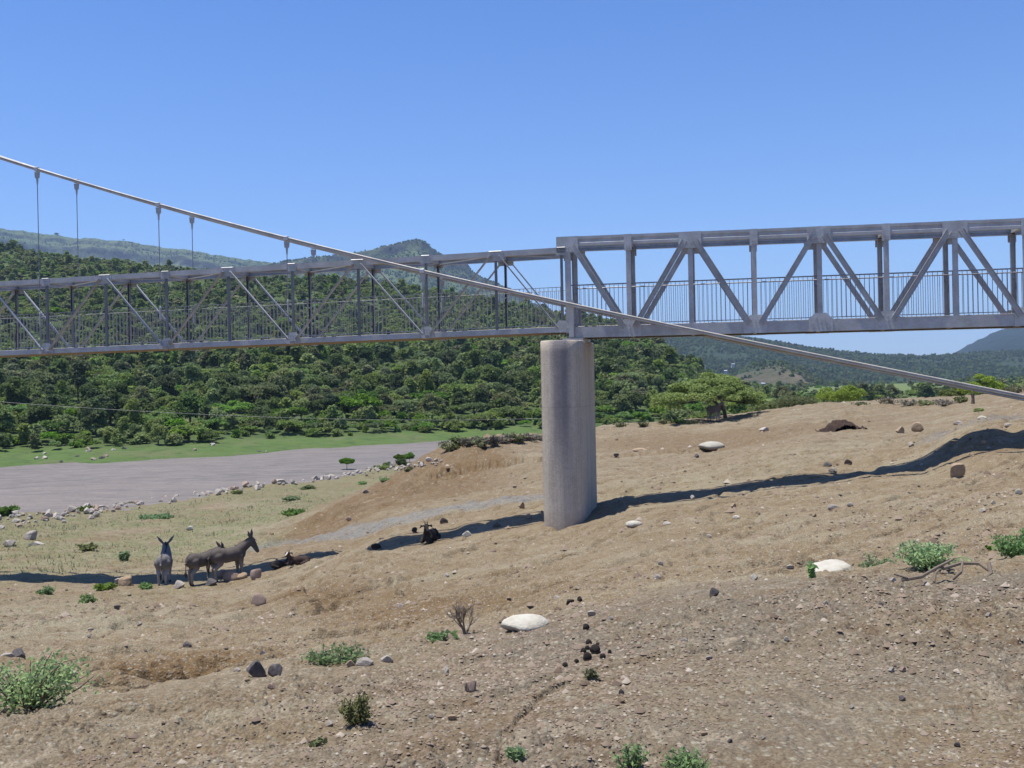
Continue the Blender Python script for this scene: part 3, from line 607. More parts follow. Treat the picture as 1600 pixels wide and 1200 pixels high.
# ------------------------------------------------------------------ distant hills
def hill_material(name, grass, grass2, rock, bush, rockamt, bushscale, busht):
    b = NB(name, 0.95, 0, 0.1); P = b.geo(); n1 = b.noise(0.004, 6, 0.6, P); n2 = b.noise(0.03, 5, 0.65, P); n3 = b.noise(bushscale, 4, 0.7, P); cl = b.attr('cliff')
    c = b.mix(b.ramp(n1, 0.35, 0.65), grass, grass2)
    c = b.mix(b.math('MULTIPLY', b.ramp(b.math('ADD', b.math('MULTIPLY', n3, 0.65), b.math('MULTIPLY', n2, 0.35)), busht, busht + 0.1), 0.9), c, bush)
    c = b.mix(b.math('MULTIPLY', cl, b.math('MULTIPLY', b.ramp(n2, 0.3, 0.6), rockamt)), c, rock)
    b.color(c).bump(b.math('ADD', n2, b.math('MULTIPLY', n3, 0.5)), 0.7, 6.0); MAT[name] = b.m
def hill(name, label, sky_pts, Dr, prof, mat, foot=-12.0, front=0.55, rough=1.0, seed=1, cliffs=(), nu=360, nd=150):
    """one hill: its crest runs through the given sight lines at distance Dr; prof(t) is the slope, 0 at the foot and 1 at the crest"""
    px = [p[0] for p in sky_pts]; u = np.array([ray(*p)[0] for p in sky_pts]); zc = np.array([ray(*p)[1] for p in sky_pts])
    uu = np.linspace(u[0], u[-1], nu); zz = np.interp(uu, u, zc)
    t = np.linspace(0, 1, nd); tb = np.linspace(1, 0, 24)[1:]
    rows = []; cl = []
    for k, tt in enumerate(np.concatenate([t, tb])):
        back = k >= nd
        D = Dr * (front + (1 - front) * tt) if not back else Dr * (1 + 0.5 * (1 - tt))
        wob = Dr * 0.02 * fbm(uu * 14, np.full_like(uu, 3.3), 3, seed + 40)
        Dk = D + wob * (1 if not back else tt)
        crest = zz * Dr
        p = prof(np.full_like(uu, tt) + 0.035 * rough * fbm(uu * 22, np.full_like(uu, tt * 3), 3, seed) * math.sin(math.pi * min(tt, 1)), uu) if not back else np.full_like(uu, tt ** 1.2)
        p = np.clip(p, 0, 1.0)
        X = uu * Dk
        n = (fbm(X / (Dr * 0.028), Dk / (Dr * 0.028), 4, seed + 9)) * Dr * 0.0035 * rough * math.sin(math.pi * min(max(tt, 0), 1)) + fbm(X / (Dr * 0.005), Dk / (Dr * 0.005), 2, seed + 5) * Dr * 0.0007
        rows.append(np.stack([X, Dk, foot + (crest - foot) * p + n], -1))
        c = np.zeros_like(uu)
        if not back:
            for (c0, c1) in cliffs: c = np.maximum(c, sstep(c0 - 0.012, c0, p) * sstep(c1 + 0.012, c1, p))
        cl.append(c)
    v = np.array(rows); R_, N = v.shape[:2]
    i = np.arange(R_ - 1)[:, None] * N + np.arange(N - 1)[None, :]
    me = mesh_np(name, v.reshape(-1, 3), np.stack([i, i + 1, i + N + 1, i + N], -1).reshape(-1, 4), True)
    a = me.attributes.new('cliff', 'FLOAT', 'POINT'); a.data.foreach_set('value', np.array(cl).astype(np.float32).ravel())
    o = link(name, me, None, MAT[mat]); tag(o, label, None, None, 'structure'); return v
def terrace(steps):
    """piecewise slope with steep bands: list of (t, height)"""
    tt, hh = zip(*steps)
    return lambda t, u: np.interp(t, tt, hh)
hill_material('mesa_slopes', (0.078, 0.112, 0.045), (0.105, 0.125, 0.060), (0.020, 0.020, 0.024), (0.032, 0.050, 0.026), 1.0, 0.06, 0.50)
hill_material('wooded_slopes', (0.028, 0.042, 0.022), (0.038, 0.047, 0.027), (0.14, 0.11, 0.075), (0.032, 0.052, 0.024), 0.8, 0.05, 0.44)
hill_material('dark_slopes', (0.016, 0.026, 0.016), (0.020, 0.028, 0.018), (0.1, 0.09, 0.08), (0.012, 0.020, 0.012), 0.6, 0.04, 0.40)
mesa = hill('mesa_hill', 'long flat-topped green mesa with dark cliff bands, far left', [(-330, 340), (-200, 352), (0, 362), (60, 364), (88, 366), (125, 372), (190, 374), (240, 379), (290, 390), (310, 394), (330, 399), (370, 405), (410, 409), (460, 414), (540, 424), (640, 450), (760, 520)],
     2600, terrace([(0, 0), (0.35, 0.25), (0.62, 0.55), (0.80, 0.79), (0.85, 0.825), (0.862, 0.885), (0.90, 0.915), (0.925, 0.925), (0.93, 0.95), (1, 1)]), 'mesa_slopes', seed=3, cliffs=((0.83, 0.882), (0.93, 0.945)))
peak = hill('peak_hill', 'pointed rocky peak with grassy slopes behind the bridge', [(330, 470), (400, 424), (440, 414), (480, 408), (520, 402), (550, 396), (590, 388), (620, 381), (638, 376), (650, 374.5), (662, 378), (680, 391), (700, 404), (730, 411), (738, 424), (750, 432), (780, 446), (800, 456), (850, 485), (900, 508), (960, 535), (1040, 575)],
     2050, terrace([(0, 0), (0.4, 0.30), (0.65, 0.60), (0.80, 0.79), (0.81, 0.83), (0.885, 0.885), (0.90, 0.955), (1, 1)]), 'mesa_slopes', seed=8, cliffs=((0.79, 0.835), (0.885, 0.96)))
ridge = hill('wooded_ridge', 'long bluish bush-covered ridge across the valley on the right', [(760, 560), (850, 540), (930, 522), (970, 522), (1000, 523), (1090, 519), (1130, 521), (1170, 525), (1200, 530), (1240, 538), (1260, 541), (1320, 549), (1340, 550), (1380, 554), (1440, 556), (1490, 553), (1530, 550), (1600, 547), (1700, 540), (1850, 540)],
     1500, terrace([(0, 0), (0.25, 0.06), (0.6, 0.5), (1, 1)]), 'wooded_slopes', seed=15)
dark = hill('dark_hill', 'dark blue hill shoulder at the right edge', [(1380, 600), (1440, 575), (1490, 552), (1510, 541), (1525, 533), (1550, 521), (1575, 513), (1600, 508), (1700, 478), (1850, 440)],
     2700, terrace([(0, 0), (0.4, 0.3), (1, 1)]), 'dark_slopes', seed=21)
spur = hill('sandy_spur', 'low spur with patches of bare sandy soil at the foot of the right ridge', [(1080, 606), (1130, 592), (1170, 571), (1200, 563), (1215, 562), (1250, 574), (1280, 592), (1300, 603), (1330, 610)],
     800, terrace([(0, 0), (0.5, 0.5), (1, 1)]), 'wooded_slopes', seed=27, front=0.8, cliffs=((0.25, 0.85),), nu=120, nd=60)
# ------------------------------------------------------------------ foliage
def foliage(name, c1, c2, c3, tr=0.45, scale=1.0):
    b = NB(name, 0.7, 0, 0.2); r = b.rnd(); P = b.obj()
    n = b.noise(0.9 * scale, 3, 0.6, P); n2 = b.noise(9 * scale, 2, 0.6, P)
    c = b.mix(b.ramp(n, 0.35, 0.65), c1, c2); c = b.mix(b.math('MULTIPLY', b.ramp(n2, 0.5, 0.75), 0.5), c, c3)
    hs = b.n('ShaderNodeHueSaturation'); b.put(hs.inputs['Color'], c)
    b.put(hs.inputs['Hue'], b.math('ADD', 0.473, b.math('MULTIPLY', r, 0.036))); b.put(hs.inputs['Value'], b.math('ADD', 0.72, b.math('MULTIPLY', b.math('FRACT', b.math('MULTIPLY', r, 7.31)), 0.6)))
    b.put(hs.inputs['Saturation'], b.math('ADD', 0.8, b.math('MULTIPLY', b.math('FRACT', b.math('MULTIPLY', r, 3.17)), 0.3)))
    col = hs.outputs[0]; b.color(col).translucent(col, tr); MAT[name] = b.m
foliage('leaf_dark', (0.088, 0.139, 0.046), (0.131, 0.188, 0.062), (0.195, 0.248, 0.085))
foliage('leaf_green', (0.154, 0.224, 0.059), (0.221, 0.291, 0.082), (0.307, 0.357, 0.117))
foliage('leaf_bright', (0.125, 0.225, 0.036), (0.165, 0.285, 0.046), (0.21, 0.33, 0.065), 0.42)
foliage('leaf_olive', (0.145, 0.168, 0.069), (0.203, 0.222, 0.094), (0.276, 0.276, 0.134), 0.35)
foliage('leaf_thorn', (0.185, 0.285, 0.045), (0.23, 0.335, 0.058), (0.28, 0.38, 0.085), 0.42)
foliage('leaf_grey', (0.20, 0.18, 0.125), (0.25, 0.225, 0.16), (0.30, 0.26, 0.19), 0.3)
foliage('leaf_shrub', (0.168, 0.287, 0.105), (0.224, 0.350, 0.133), (0.294, 0.406, 0.168), 0.4, 4)
foliage('grass_blade', (0.20, 0.215, 0.085), (0.25, 0.25, 0.11), (0.30, 0.28, 0.14), 0.5, 2)
b = NB('bark', 0.95); b.color(b.mix(b.noise(8, 4), (0.085, 0.065, 0.05), (0.15, 0.12, 0.095))); MAT['bark'] = b.m
b = NB('dry_twig', 0.95); b.color(b.mix(b.noise(6, 4), (0.13, 0.10, 0.075), (0.23, 0.185, 0.14))); MAT['dry_twig'] = b.m

def quads(cent, size, rng, flat=0.0, asp=1.6):
    """many small leaf faces round the given points"""
    n = len(cent); d = rng.normal(size=(n, 3)); d[:, 2] *= (1 - flat); d /= np.linalg.norm(d, axis=1)[:, None]
    e = rng.normal(size=(n, 3)); e -= d * (e * d).sum(1)[:, None]; e /= np.linalg.norm(e, axis=1)[:, None]
    s = (size * rng.uniform(0.6, 1.4, n))[:, None]
    a, b_ = d * s * asp * 0.5, e * s * 0.5
    v = np.stack([cent - a, cent + b_, cent + a, cent - b_], 1).reshape(-1, 3)
    return v, np.arange(4 * n).reshape(-1, 4)
def clump_points(rng, lobes, per):
    pts = []
    for (x, y, z, rx, ry, rz) in lobes:
        q = rng.normal(size=(per, 3)); q /= np.linalg.norm(q, axis=1)[:, None]
        q[:, 2] = np.where(q[:, 2] < -0.35, -q[:, 2], q[:, 2])
        rr = rng.uniform(0.55, 1.05, per) ** 0.6
        pts.append(np.array([x, y, z]) + q * rr[:, None] * np.array([rx, ry, rz]))
    return np.concatenate(pts)
def make_crown(seed, kind, per=150):
    """unit tree, about 1 wide: lobes of leaf clumps; returns crown and trunk meshes"""
    rng = np.random.default_rng(seed); lobes = []
    if kind == 'round':
        for k in range(13):
            a = rng.uniform(0, 6.28); r = rng.uniform(0.0, 0.34); z = rng.uniform(0.22, 0.70) - r * 0.35; s = rng.uniform(0.13, 0.23)
            lobes.append((r * math.cos(a), r * math.sin(a), z, s, s, s * 0.85))
        H = 0.45
    elif kind == 'tall':
        for k in range(14):
            a = rng.uniform(0, 6.28); r = rng.uniform(0.0, 0.28); z = rng.uniform(0.25, 1.0) - r * 0.5; s = rng.uniform(0.12, 0.21)
            lobes.append((r * math.cos(a), r * math.sin(a), z, s, s, s * 0.9))
        H = 0.6
    elif kind == 'umbrella':
        for k in range(15):
            a = rng.uniform(0, 6.28); r = 0.42 * math.sqrt(rng.uniform(0, 1)); z = 0.40 - 0.45 * r * r + rng.uniform(-0.05, 0.05); s = rng.uniform(0.13, 0.19)
            lobes.append((r * math.cos(a), r * math.sin(a), z, s, s, s * 0.48))
        H = 0.36
    else:                                                           # low bush, foliage to the ground
        for k in range(10):
            a = rng.uniform(0, 6.28); r = rng.uniform(0.0, 0.36); z = rng.uniform(0.05, 0.34) * (1 - r); s = rng.uniform(0.12, 0.2)
            lobes.append((r * math.cos(a), r * math.sin(a), z, s, s, s * 0.75))
        H = 0.2
    pts = clump_points(rng, lobes, per)
    v, f = quads(pts, 0.052 if kind != 'umbrella' else 0.045, rng, 0.25)
    cm = mesh_np(kind + '_crown', v, f)
    m = MB(); bend = rng.uniform(-0.08, 0.08, 2)
    m.tube([(0, 0, -0.12), (bend[0] * 0.4, bend[1] * 0.4, H * 0.4), (bend[0], bend[1], H)], [0.032, 0.026, 0.014], 6)
    for (x, y, z, sx, sy, sz) in lobes[:7]:
        m.tube([(bend[0] * 0.5, bend[1] * 0.5, H * 0.45), (x * 0.5 + bend[0] * 0.3, y * 0.5, (z + H * 0.5) * 0.5), (x, y, z)], [0.014, 0.011, 0.005], 5)
    tm = bpy.data.meshes.new('trunk'); tm.from_pydata(m.v, [], m.f); tm.materials.append(MAT['bark'])
    return cm, tm
KINDS = [('round', 'leaf_dark'), ('round', 'leaf_green'), ('tall', 'leaf_dark'), ('tall', 'leaf_green'), ('umbrella', 'leaf_bright'), ('umbrella', 'leaf_green'), ('low', 'leaf_bright'), ('low', 'leaf_olive'), ('low', 'leaf_green'), ('round', 'leaf_olive')]
PROTO = []
for k, (kd, mt) in enumerate(KINDS):
    for vr in range(2):
        cm, tm = make_crown(100 + 10 * k + vr, kd, 150); cm.materials.append(MAT[mt]); PROTO.append((kd, mt, cm, tm))
# low-detail crowns for the far hills (never linked: used only as instance sources)
pc = bpy.data.collections.new('foliage_sources'); LOW = {}
for k, (kd, mt) in enumerate(KINDS):
    cm, _ = make_crown(300 + k, kd, 46)
    v = np.zeros(len(cm.vertices) * 3, np.float32); cm.vertices.foreach_get('co', v); v = v.reshape(-1, 4, 3); c_ = v.mean(1, keepdims=True); v = c_ + (v - c_) * 1.9
    cm.vertices.foreach_set('co', v.reshape(-1)); cm.materials.append(MAT[mt]); o = bpy.data.objects.new(f'source_{k:02d}', cm); pc.objects.link(o)

def scatter(name, label, pts, scl, idx, rot):
    """one object that instances low-detail crowns on points"""
    me = bpy.data.meshes.new(name); n = len(pts); me.vertices.add(n); me.vertices.foreach_set('co', np.ascontiguousarray(pts, np.float32).ravel())
    for nm, val, ty in (('scl', scl, 'FLOAT'), ('rotz', rot, 'FLOAT'), ('pick', idx, 'INT')):
        a = me.attributes.new(nm, ty, 'POINT'); a.data.foreach_set('value', np.ascontiguousarray(val, np.int32 if ty == 'INT' else np.float32))
    o = link(name, me); tag(o, label, None, None, 'stuff')
    g = bpy.data.node_groups.new(name, 'GeometryNodeTree'); g.interface.new_socket('Geometry', in_out='INPUT', socket_type='NodeSocketGeometry'); g.interface.new_socket('Geometry', in_out='OUTPUT', socket_type='NodeSocketGeometry')
    gi, go = g.nodes.new('NodeGroupInput'), g.nodes.new('NodeGroupOutput'); ip = g.nodes.new('GeometryNodeInstanceOnPoints'); ci = g.nodes.new('GeometryNodeCollectionInfo')
    ci.inputs[0].default_value = pc; ci.inputs[1].default_value = True; ci.inputs[2].default_value = True
    def at_(nm, ty):
        a = g.nodes.new('GeometryNodeInputNamedAttribute'); a.data_type = ty; a.inputs[0].default_value = nm; return a.outputs[0]
    cx = g.nodes.new('ShaderNodeCombineXYZ'); g.links.new(at_('rotz', 'FLOAT'), cx.inputs[2])
    g.links.new(gi.outputs[0], ip.inputs['Points']); g.links.new(ci.outputs[0], ip.inputs['Instance']); ip.inputs['Pick Instance'].default_value = True
    g.links.new(at_('pick', 'INT'), ip.inputs['Instance Index']); g.links.new(cx.outputs[0], ip.inputs['Rotation']); g.links.new(at_('scl', 'FLOAT'), ip.inputs['Scale']); g.links.new(ip.outputs[0], go.inputs[0])
    md = o.modifiers.new('scatter', 'NODES'); md.node_group = g
    return o

# ---- labels that single things out
ORD = ['leftmost', 'second from left', 'third from left', 'fourth from left', 'fifth from left', 'sixth from left', 'seventh from left', 'eighth from left', 'ninth from left', 'tenth from left', 'eleventh from left', 'twelfth from left'] + [f'{w_} from left' for w_ in 'thirteenth fourteenth fifteenth sixteenth seventeenth eighteenth nineteenth twentieth twenty-first twenty-second twenty-third twenty-fourth'.split()]
def uniquify(items):
    """items: list of (object, label, photo x); same labels get their place in the row"""
    by = {}
    for it in items: by.setdefault(it[1], []).append(it)
    for lab, its in by.items():
        its.sort(key=lambda q: q[2])
        for k, (o, l, x) in enumerate(its):
            if len(its) == 1: o['label'] = l
            else: o['label'] = f'{l}, {ORD[min(k, 23)]}'
def where_x(x):
    for lim, t in ((90, 'near left edge'), (190, 'below longest hangers'), (330, 'below second hangers'), (400, 'right of second hangers'), (520, 'below third hangers'), (600, 'right of third hangers'), (720, 'below shortest hangers'), (850, 'left of pier'), (935, 'behind pier'), (1010, 'right of pier')):
        if x < lim: return t
    return 'near umbrella tree'

# ---- trees and bushes of the far bank
rng = np.random.default_rng(5)
cand = []
def cover(X, Y):
    return fbm(X * 0.03, Y * 0.03, 3, 77)
N = 60000
Dr_ = np.exp(rng.uniform(math.log(100), math.log(690), N)); keep = rng.uniform(0, 1, N) < (Dr_ / 690) ** 0.75
Dr_ = Dr_[keep]; ur_ = rng.uniform(-0.62, 0.34, len(Dr_)); Xr = ur_ * Dr_; Zr = far_h(Xr, Dr_)
bz = tps_far(np.clip(ur_, -.75, .75), Dr_)
ok = (bz > -5.95) & (ur_ < 0.195 + 0 * Dr_)
Xr, Dr_, Zr, bz, ur_ = Xr[ok], Dr_[ok], Zr[ok], bz[ok], ur_[ok]
cov = cover(Xr, Dr_); grid = {}; sel = []
for i in range(len(Xr)):
    size = 2.2 + 2.6 * rng.uniform() ** 1.5 + (1.3 if bz[i] < 2 and rng.uniform() < 0.5 else 0)
    if bz[i] < -5.2: size *= 0.55
    if cov[i] < -0.50 and Dr_[i] < 210 and rng.uniform() < 0.8: continue
    if cov[i] < -0.25: size *= 0.7
    if Dr_[i] > 230: size *= 0.92
    gx, gy = int(Xr[i] // 5), int(Dr_[i] // 5); bad = False
    for a in (-1, 0, 1):
        for c_ in (-1, 0, 1):
            for (px_, py_, ps) in grid.get((gx + a, gy + c_), ()):
                if math.hypot(px_ - Xr[i], py_ - Dr_[i]) < 0.335 * (ps + size): bad = True
    if bad: continue
    grid.setdefault((gx, gy), []).append((Xr[i], Dr_[i], size)); sel.append((Xr[i], Dr_[i], Zr[i], size, bz[i], cov[i]))
sel.sort(key=lambda q: -q[3] / q[1])
lowbank = [q for q in sel if q[4] < 6]
inview = []
for q in sel:
    x, y = to_px(q[0], q[1], q[2] + q[3] * 0.4)
    if -10 < x < 1100 and len(inview) < 285 and near_base(q[0], min(q[1], 130)) < -5: inview.append(q)
iv = set(id(q) for q in inview)
tint = {'leaf_dark': 'dark', 'leaf_green': 'green', 'leaf_bright': 'bright', 'leaf_olive': 'olive'}
form = {'round': 'round tree', 'tall': 'tall tree', 'umbrella': 'flat-topped tree', 'low': 'low bush'}
items = []
def pick_kind(q, r):
    u = q[0] / q[1]
    edge = q[4] < -4.6
    if edge: return r.choice([6, 8, 4, 5, 6, 4, 8, 1] if u > -0.33 else [6, 0, 8, 1, 4, 3])
    if q[4] < 4: return r.choice([0, 1, 2, 3, 4, 5, 9, 0, 2, 1, 5])
    return r.choice([1, 5, 9, 8, 3, 7, 1, 8, 4, 0])
prng = random.Random(3)
for q in inview:
    k = pick_kind(q, prng); kd, mt, cm, tm = PROTO[2 * k + prng.randrange(2)]
    nm = {'round': 'round_tree', 'tall': 'tall_tree', 'umbrella': 'flat_topped_tree', 'low': 'bush'}[kd]
    o = empty(nm, (q[0], q[1], q[2] - 0.05), prng.uniform(0, 6.28)); s = q[3] * (1.25 if kd == 'umbrella' else 1.0); o.scale = (s, s, s * prng.uniform(0.88, 1.12))
    cr = link('crown' if kd != 'low' else 'foliage', cm, o); tr = link('trunk' if kd != 'low' else 'stem', tm, o)
    x, y = to_px(q[0], q[1], q[2] + q[3] * 0.4)
    row = 'on far meadow' if q[4] < -5.2 else 'low on far bank' if q[4] < -3.2 else 'partway up far bank' if q[4] < 0 else 'high on far bank' if q[4] < 5 else 'just under the deck'
    tag(o, None, 'bush' if kd == 'low' else 'tree', 'trees and bushes of the far bank')
    items.append((o, f'{"large" if q[3] > 3.9 else "small" if q[3] < 2.5 else "medium"} {tint[mt]} {form[kd]} {row}, {where_x(x)}', x))
uniquify(items)
rest = [q for q in sel if id(q) not in iv]
pts = np.array([q[:3] for q in rest]); ks = [pick_kind(q, prng) for q in rest]
scatter('hill_bushes', 'dense green bushes and small trees covering the hill across the river', pts, np.array([q[3] for q in rest]) * 1.22, np.array(ks), rng.uniform(0, 6.28, len(rest)))

# ---- scattered bush on the distant hills and the valley floor
def scatter_on(name, label, v, n, smin, smax, picks, seed, tmin=0.0, tmax=0.97, keepfn=None):
    r = np.random.default_rng(seed); Rr, Nn = v.shape[:2]; nd = Rr - 23
    a = r.uniform(tmin, tmax, n) * (nd - 1); c_ = r.uniform(0, Nn - 1.01, n); i, j = a.astype(int), c_.astype(int); fa, fc = (a - i)[:, None], (c_ - j)[:, None]
    p = v[i, j] * (1 - fa) * (1 - fc) + v[i + 1, j] * fa * (1 - fc) + v[i, j + 1] * (1 - fa) * fc + v[i + 1, j + 1] * fa * fc
    k = fbm(p[:, 0] * 0.012, p[:, 1] * 0.012, 3, seed) > r.uniform(-0.9, 0.25, n)
    p = p[k]; m_ = len(p)
    scatter(name, label, p - np.array([0, 0, 0.4]), r.uniform(smin, smax, m_), r.choice(picks, m_), r.uniform(0, 6.28, m_))
scatter_on('ridge_bushes', 'dark bush covering the ridge on the right', ridge, 52000, 2.4, 5.2, [0, 1, 8, 9, 0, 2], 61)
scatter_on('spur_bushes', 'bushes dotted over the sandy spur', spur, 2600, 1.6, 3.6, [0, 1, 9, 8], 62)
scatter_on('peak_bushes', 'bushes on the slopes of the peak', peak, 16000, 2.5, 5.5, [0, 1, 0], 63, 0.2)
scatter_on('mesa_bushes', 'bushes dotted over the mesa slopes', mesa, 9000, 2.5, 5.5, [0, 1, 0], 64, 0.2)
r = np.random.default_rng(9); n = 1500
D = np.exp(r.uniform(math.log(115), math.log(900), n)); u = r.uniform(0.10, 0.62, n); X = u * D; Z = np.where(D < 700, far_h(X, D), -6.0); bzz = tps_far(np.clip(u, -.75, .75), D)
k = (bzz < -3.0) & ((fbm(X * 0.02, D * 0.02, 2, 5) > -0.1) | (u < 0.28)) & (u > 0.19)
scatter('valley_bushes', 'bushes and trees on the valley floor beyond the bank', np.stack([X, D, Z], -1)[k], r.uniform(2.5, 5.2, n)[k], r.choice([1, 5, 4, 8, 9, 0], n)[k], r.uniform(0, 6.28, n)[k])

# ---- umbrella thorn and the other trees on the near bank's crest
def big_tree(name, label, x, y, D, wpx, hpx, seed, mt, lean=0.0, kind='umbrella', base_z=None):
    rng = np.random.default_rng(seed); p = at(x, y, D); zg = gz(p.x, p.y) if base_z is None else base_z
    W_ = wpx * D / FPX; H_ = hpx * D / FPX + (p.z - zg)
    root = empty(name, (p.x, p.y, zg)); tag(root, label, 'tree')
    lobes = []; m = MB()
    cx = -lean * W_ * 0.08
    nl = 80 if kind == 'umbrella' else 26
    for k in range(nl):
        a = rng.uniform(0, 6.28); rr = math.sqrt(rng.uniform(0, 1))
        if kind == 'umbrella':
            top = H_ * (1.0 - 0.50 * rr ** 2.0); z = top - H_ * rng.uniform(0.03, 0.22) ; s = W_ * rng.uniform(0.055, 0.095); lobes.append((cx + rr * W_ * 0.43 * math.cos(a), rr * W_ * 0.43 * math.sin(a), z, s * 1.25, s * 1.25, s * 0.55))
        else:
            z = H_ * (0.35 + rng.uniform(0, 0.5) * (1 - 0.6 * rr)); s = W_ * rng.uniform(0.10, 0.17); lobes.append((rr * W_ * 0.36 * math.cos(a), rr * W_ * 0.36 * math.sin(a), z, s, s, s * 0.7))
    pts = clump_points(rng, lobes, 330 if kind == 'umbrella' else 330); v, f = quads(pts, 0.085 * max(1, W_ / 7), rng, 0.3)
    link('crown', mesh_np('crown', v, f), root, MAT[mt])
    fork = (cx * 0.6 - lean * W_ * 0.02, 0, H_ * 0.5)
    m.tube([(lean * W_ * 0.075, 0, -0.25), (lean * W_ * 0.055, 0, H_ * 0.2), fork], [W_ * 0.021, W_ * 0.016, W_ * 0.012], 8)
    for (lx, ly, lz, *_s) in lobes[:16]:
        m.tube([fork, (fork[0] + (lx - fork[0]) * 0.45, ly * 0.45, fork[2] + (lz - fork[2]) * 0.62), (lx, ly, lz - 0.03)], [W_ * 0.011, W_ * 0.008, W_ * 0.003], 5)
    m.build('trunk', MAT['bark'], root)
    return root
big_tree('umbrella_thorn', 'wide flat-topped bright green thorn tree with leaning trunk on the bank crest', 1122, 657, 60.4, 176, 73, 5, 'leaf_thorn', 1.0)
big_tree('thorn_tree', 'rounded bright green tree on the crest, below the cable, right of the umbrella tree', 1313, 634, 82, 82, 40, 6, 'leaf_thorn', 0.3, 'round', at(1313, 640, 82).z)
big_tree('thorn_tree', 'bright green tree rising behind the sloping cable near the right edge', 1532, 622, 80, 76, 46, 7, 'leaf_thorn', 0, 'round', at(1530, 632, 80).z)
big_tree('thorn_tree', 'lower green tree left of the trunk post, under the cable near right edge', 1488, 626, 82, 46, 26, 8, 'leaf_green', 0, 'round', at(1488, 634, 82).z)
big_tree('thorn_tree', 'dark green spreading tree between the umbrella tree and the rounded crest tree', 1240, 640, 92, 80, 32, 9, 'leaf_green', 0, 'round', at(1240, 652, 92).z)
big_tree('thorn_tree', 'small green tree just right of the umbrella tree crown', 1195, 645, 100, 60, 34, 12, 'leaf_green', 0, 'round', at(1195, 660, 100).z)
big_tree('river_tree', 'small round bright green tree standing among riverside boulders', 542, 729, 86, 26, 17, 10, 'leaf_bright', 0, 'round', at(542, 730, 86).z)
big_tree('river_tree', 'flat little green tree by the water, left one of the pair near the dirt bank', 625, 723, 88, 20, 17, 13, 'leaf_bright', 0, 'round', at(625, 724, 88).z)
big_tree('river_tree', 'flat little green tree by the water, right one of the pair near the dirt bank', 640, 720, 90, 18, 15, 14, 'leaf_bright', 0, 'round', at(640, 722, 90).z)
# ------------------------------------------------------------------ animals
def ico_body(segs, balls, vox=0.02, smooth=4):
    """one continuous skin: tapered limbs and rounded masses fused together"""
    bm = bmesh.new()
    def cone(p0, p1, r0, r1, n=14):
        p0, p1 = Vector(p0), Vector(p1); d = p1 - p0; q = d.to_track_quat('Z', 'Y'); L = d.length
        rings = []
        prof = [(-r0 * 0.98, 0.05)] + [(-r0 * math.cos(t), r0 * math.sin(t)) for t in (0.5, 1.0, 1.35)] + [(0.0, r0), (L * 0.5, (r0 + r1) / 2), (L, r1)] + [(L + r1 * math.cos(t), r1 * math.sin(t)) for t in (1.35, 1.0, 0.5)] + [(L + r1 * 0.98, 0.05)]
        for z, r in prof: rings.append([bm.verts.new(p0 + q @ Vector((r * math.cos(2 * math.pi * k / n), r * math.sin(2 * math.pi * k / n), z))) for k in range(n)])
        for a, b_ in zip(rings[:-1], rings[1:]):
            for k in range(n): bm.faces.new((a[k], a[(k + 1) % n], b_[(k + 1) % n], b_[k]))
        bm.faces.new(rings[0][::-1]); bm.faces.new(rings[-1])
    for (pts, rad) in segs:
        for i in range(len(pts) - 1): cone(pts[i], pts[i + 1], rad[i], rad[i + 1])
    for (c_, r) in balls:
        geo = bmesh.ops.create_icosphere(bm, subdivisions=3, radius=1.0)
        for v in geo['verts']: v.co = Vector((c_[0] + v.co.x * r[0], c_[1] + v.co.y * r[1], c_[2] + v.co.z * r[2]))
    me = bpy.data.meshes.new('raw'); bm.to_mesh(me); bm.free()
    o = bpy.data.objects.new('raw', me); C.objects.link(o)
    md = o.modifiers.new('fuse', 'REMESH'); md.mode = 'VOXEL'; md.voxel_size = vox; md.use_smooth_shade = True
    ms = o.modifiers.new('soft', 'SMOOTH'); ms.iterations = smooth; ms.factor = 0.5
    dg = bpy.context.evaluated_depsgraph_get(); out = bpy.data.meshes.new_from_object(o.evaluated_get(dg)); bpy.data.objects.remove(o)
    for p in out.polygons: p.use_smooth = True
    return out
def hide_mat(name, back, belly, dark):
    b = NB(name, 0.85, 0, 0.2); o = b.obj(); s = b.n('ShaderNodeSeparateXYZ'); b.put(s.inputs[0], o); n = b.noise(7, 4, 0.6)
    c = b.mix(b.ramp(b.math('ADD', s.outputs[2], b.math('MULTIPLY', n, 0.12)), 0.72, 0.52), back, belly)
    c = b.mix(b.math('MULTIPLY', b.ramp(b.math('ABSOLUTE', s.outputs[1]), 0.035, 0.01), b.ramp(s.outputs[2], 0.85, 0.95)), c, dark)
    c = b.mix(b.ramp(s.outputs[2], 0.14, 0.05), c, dark); c = b.mix(0.3, c, n, 'OVERLAY'); b.color(c).bump(b.noise(60, 3), 0.3, 0.01); MAT[name] = b.m
hide_mat('donkey_grey', (0.165, 0.150, 0.142), (0.34, 0.31, 0.28), (0.045, 0.040, 0.038))
hide_mat('donkey_brown', (0.105, 0.088, 0.076), (0.25, 0.215, 0.18), (0.035, 0.030, 0.028))
b = NB('dark_hair', 0.9); b.color((0.028, 0.024, 0.022)); MAT['dark_hair'] = b.m
b = NB('horn', 0.6); b.color((0.16, 0.13, 0.10)); MAT['horn'] = b.m
b = NB('eye', 0.15, 0, 0.6); b.color((0.01, 0.008, 0.006)); MAT['eye'] = b.m
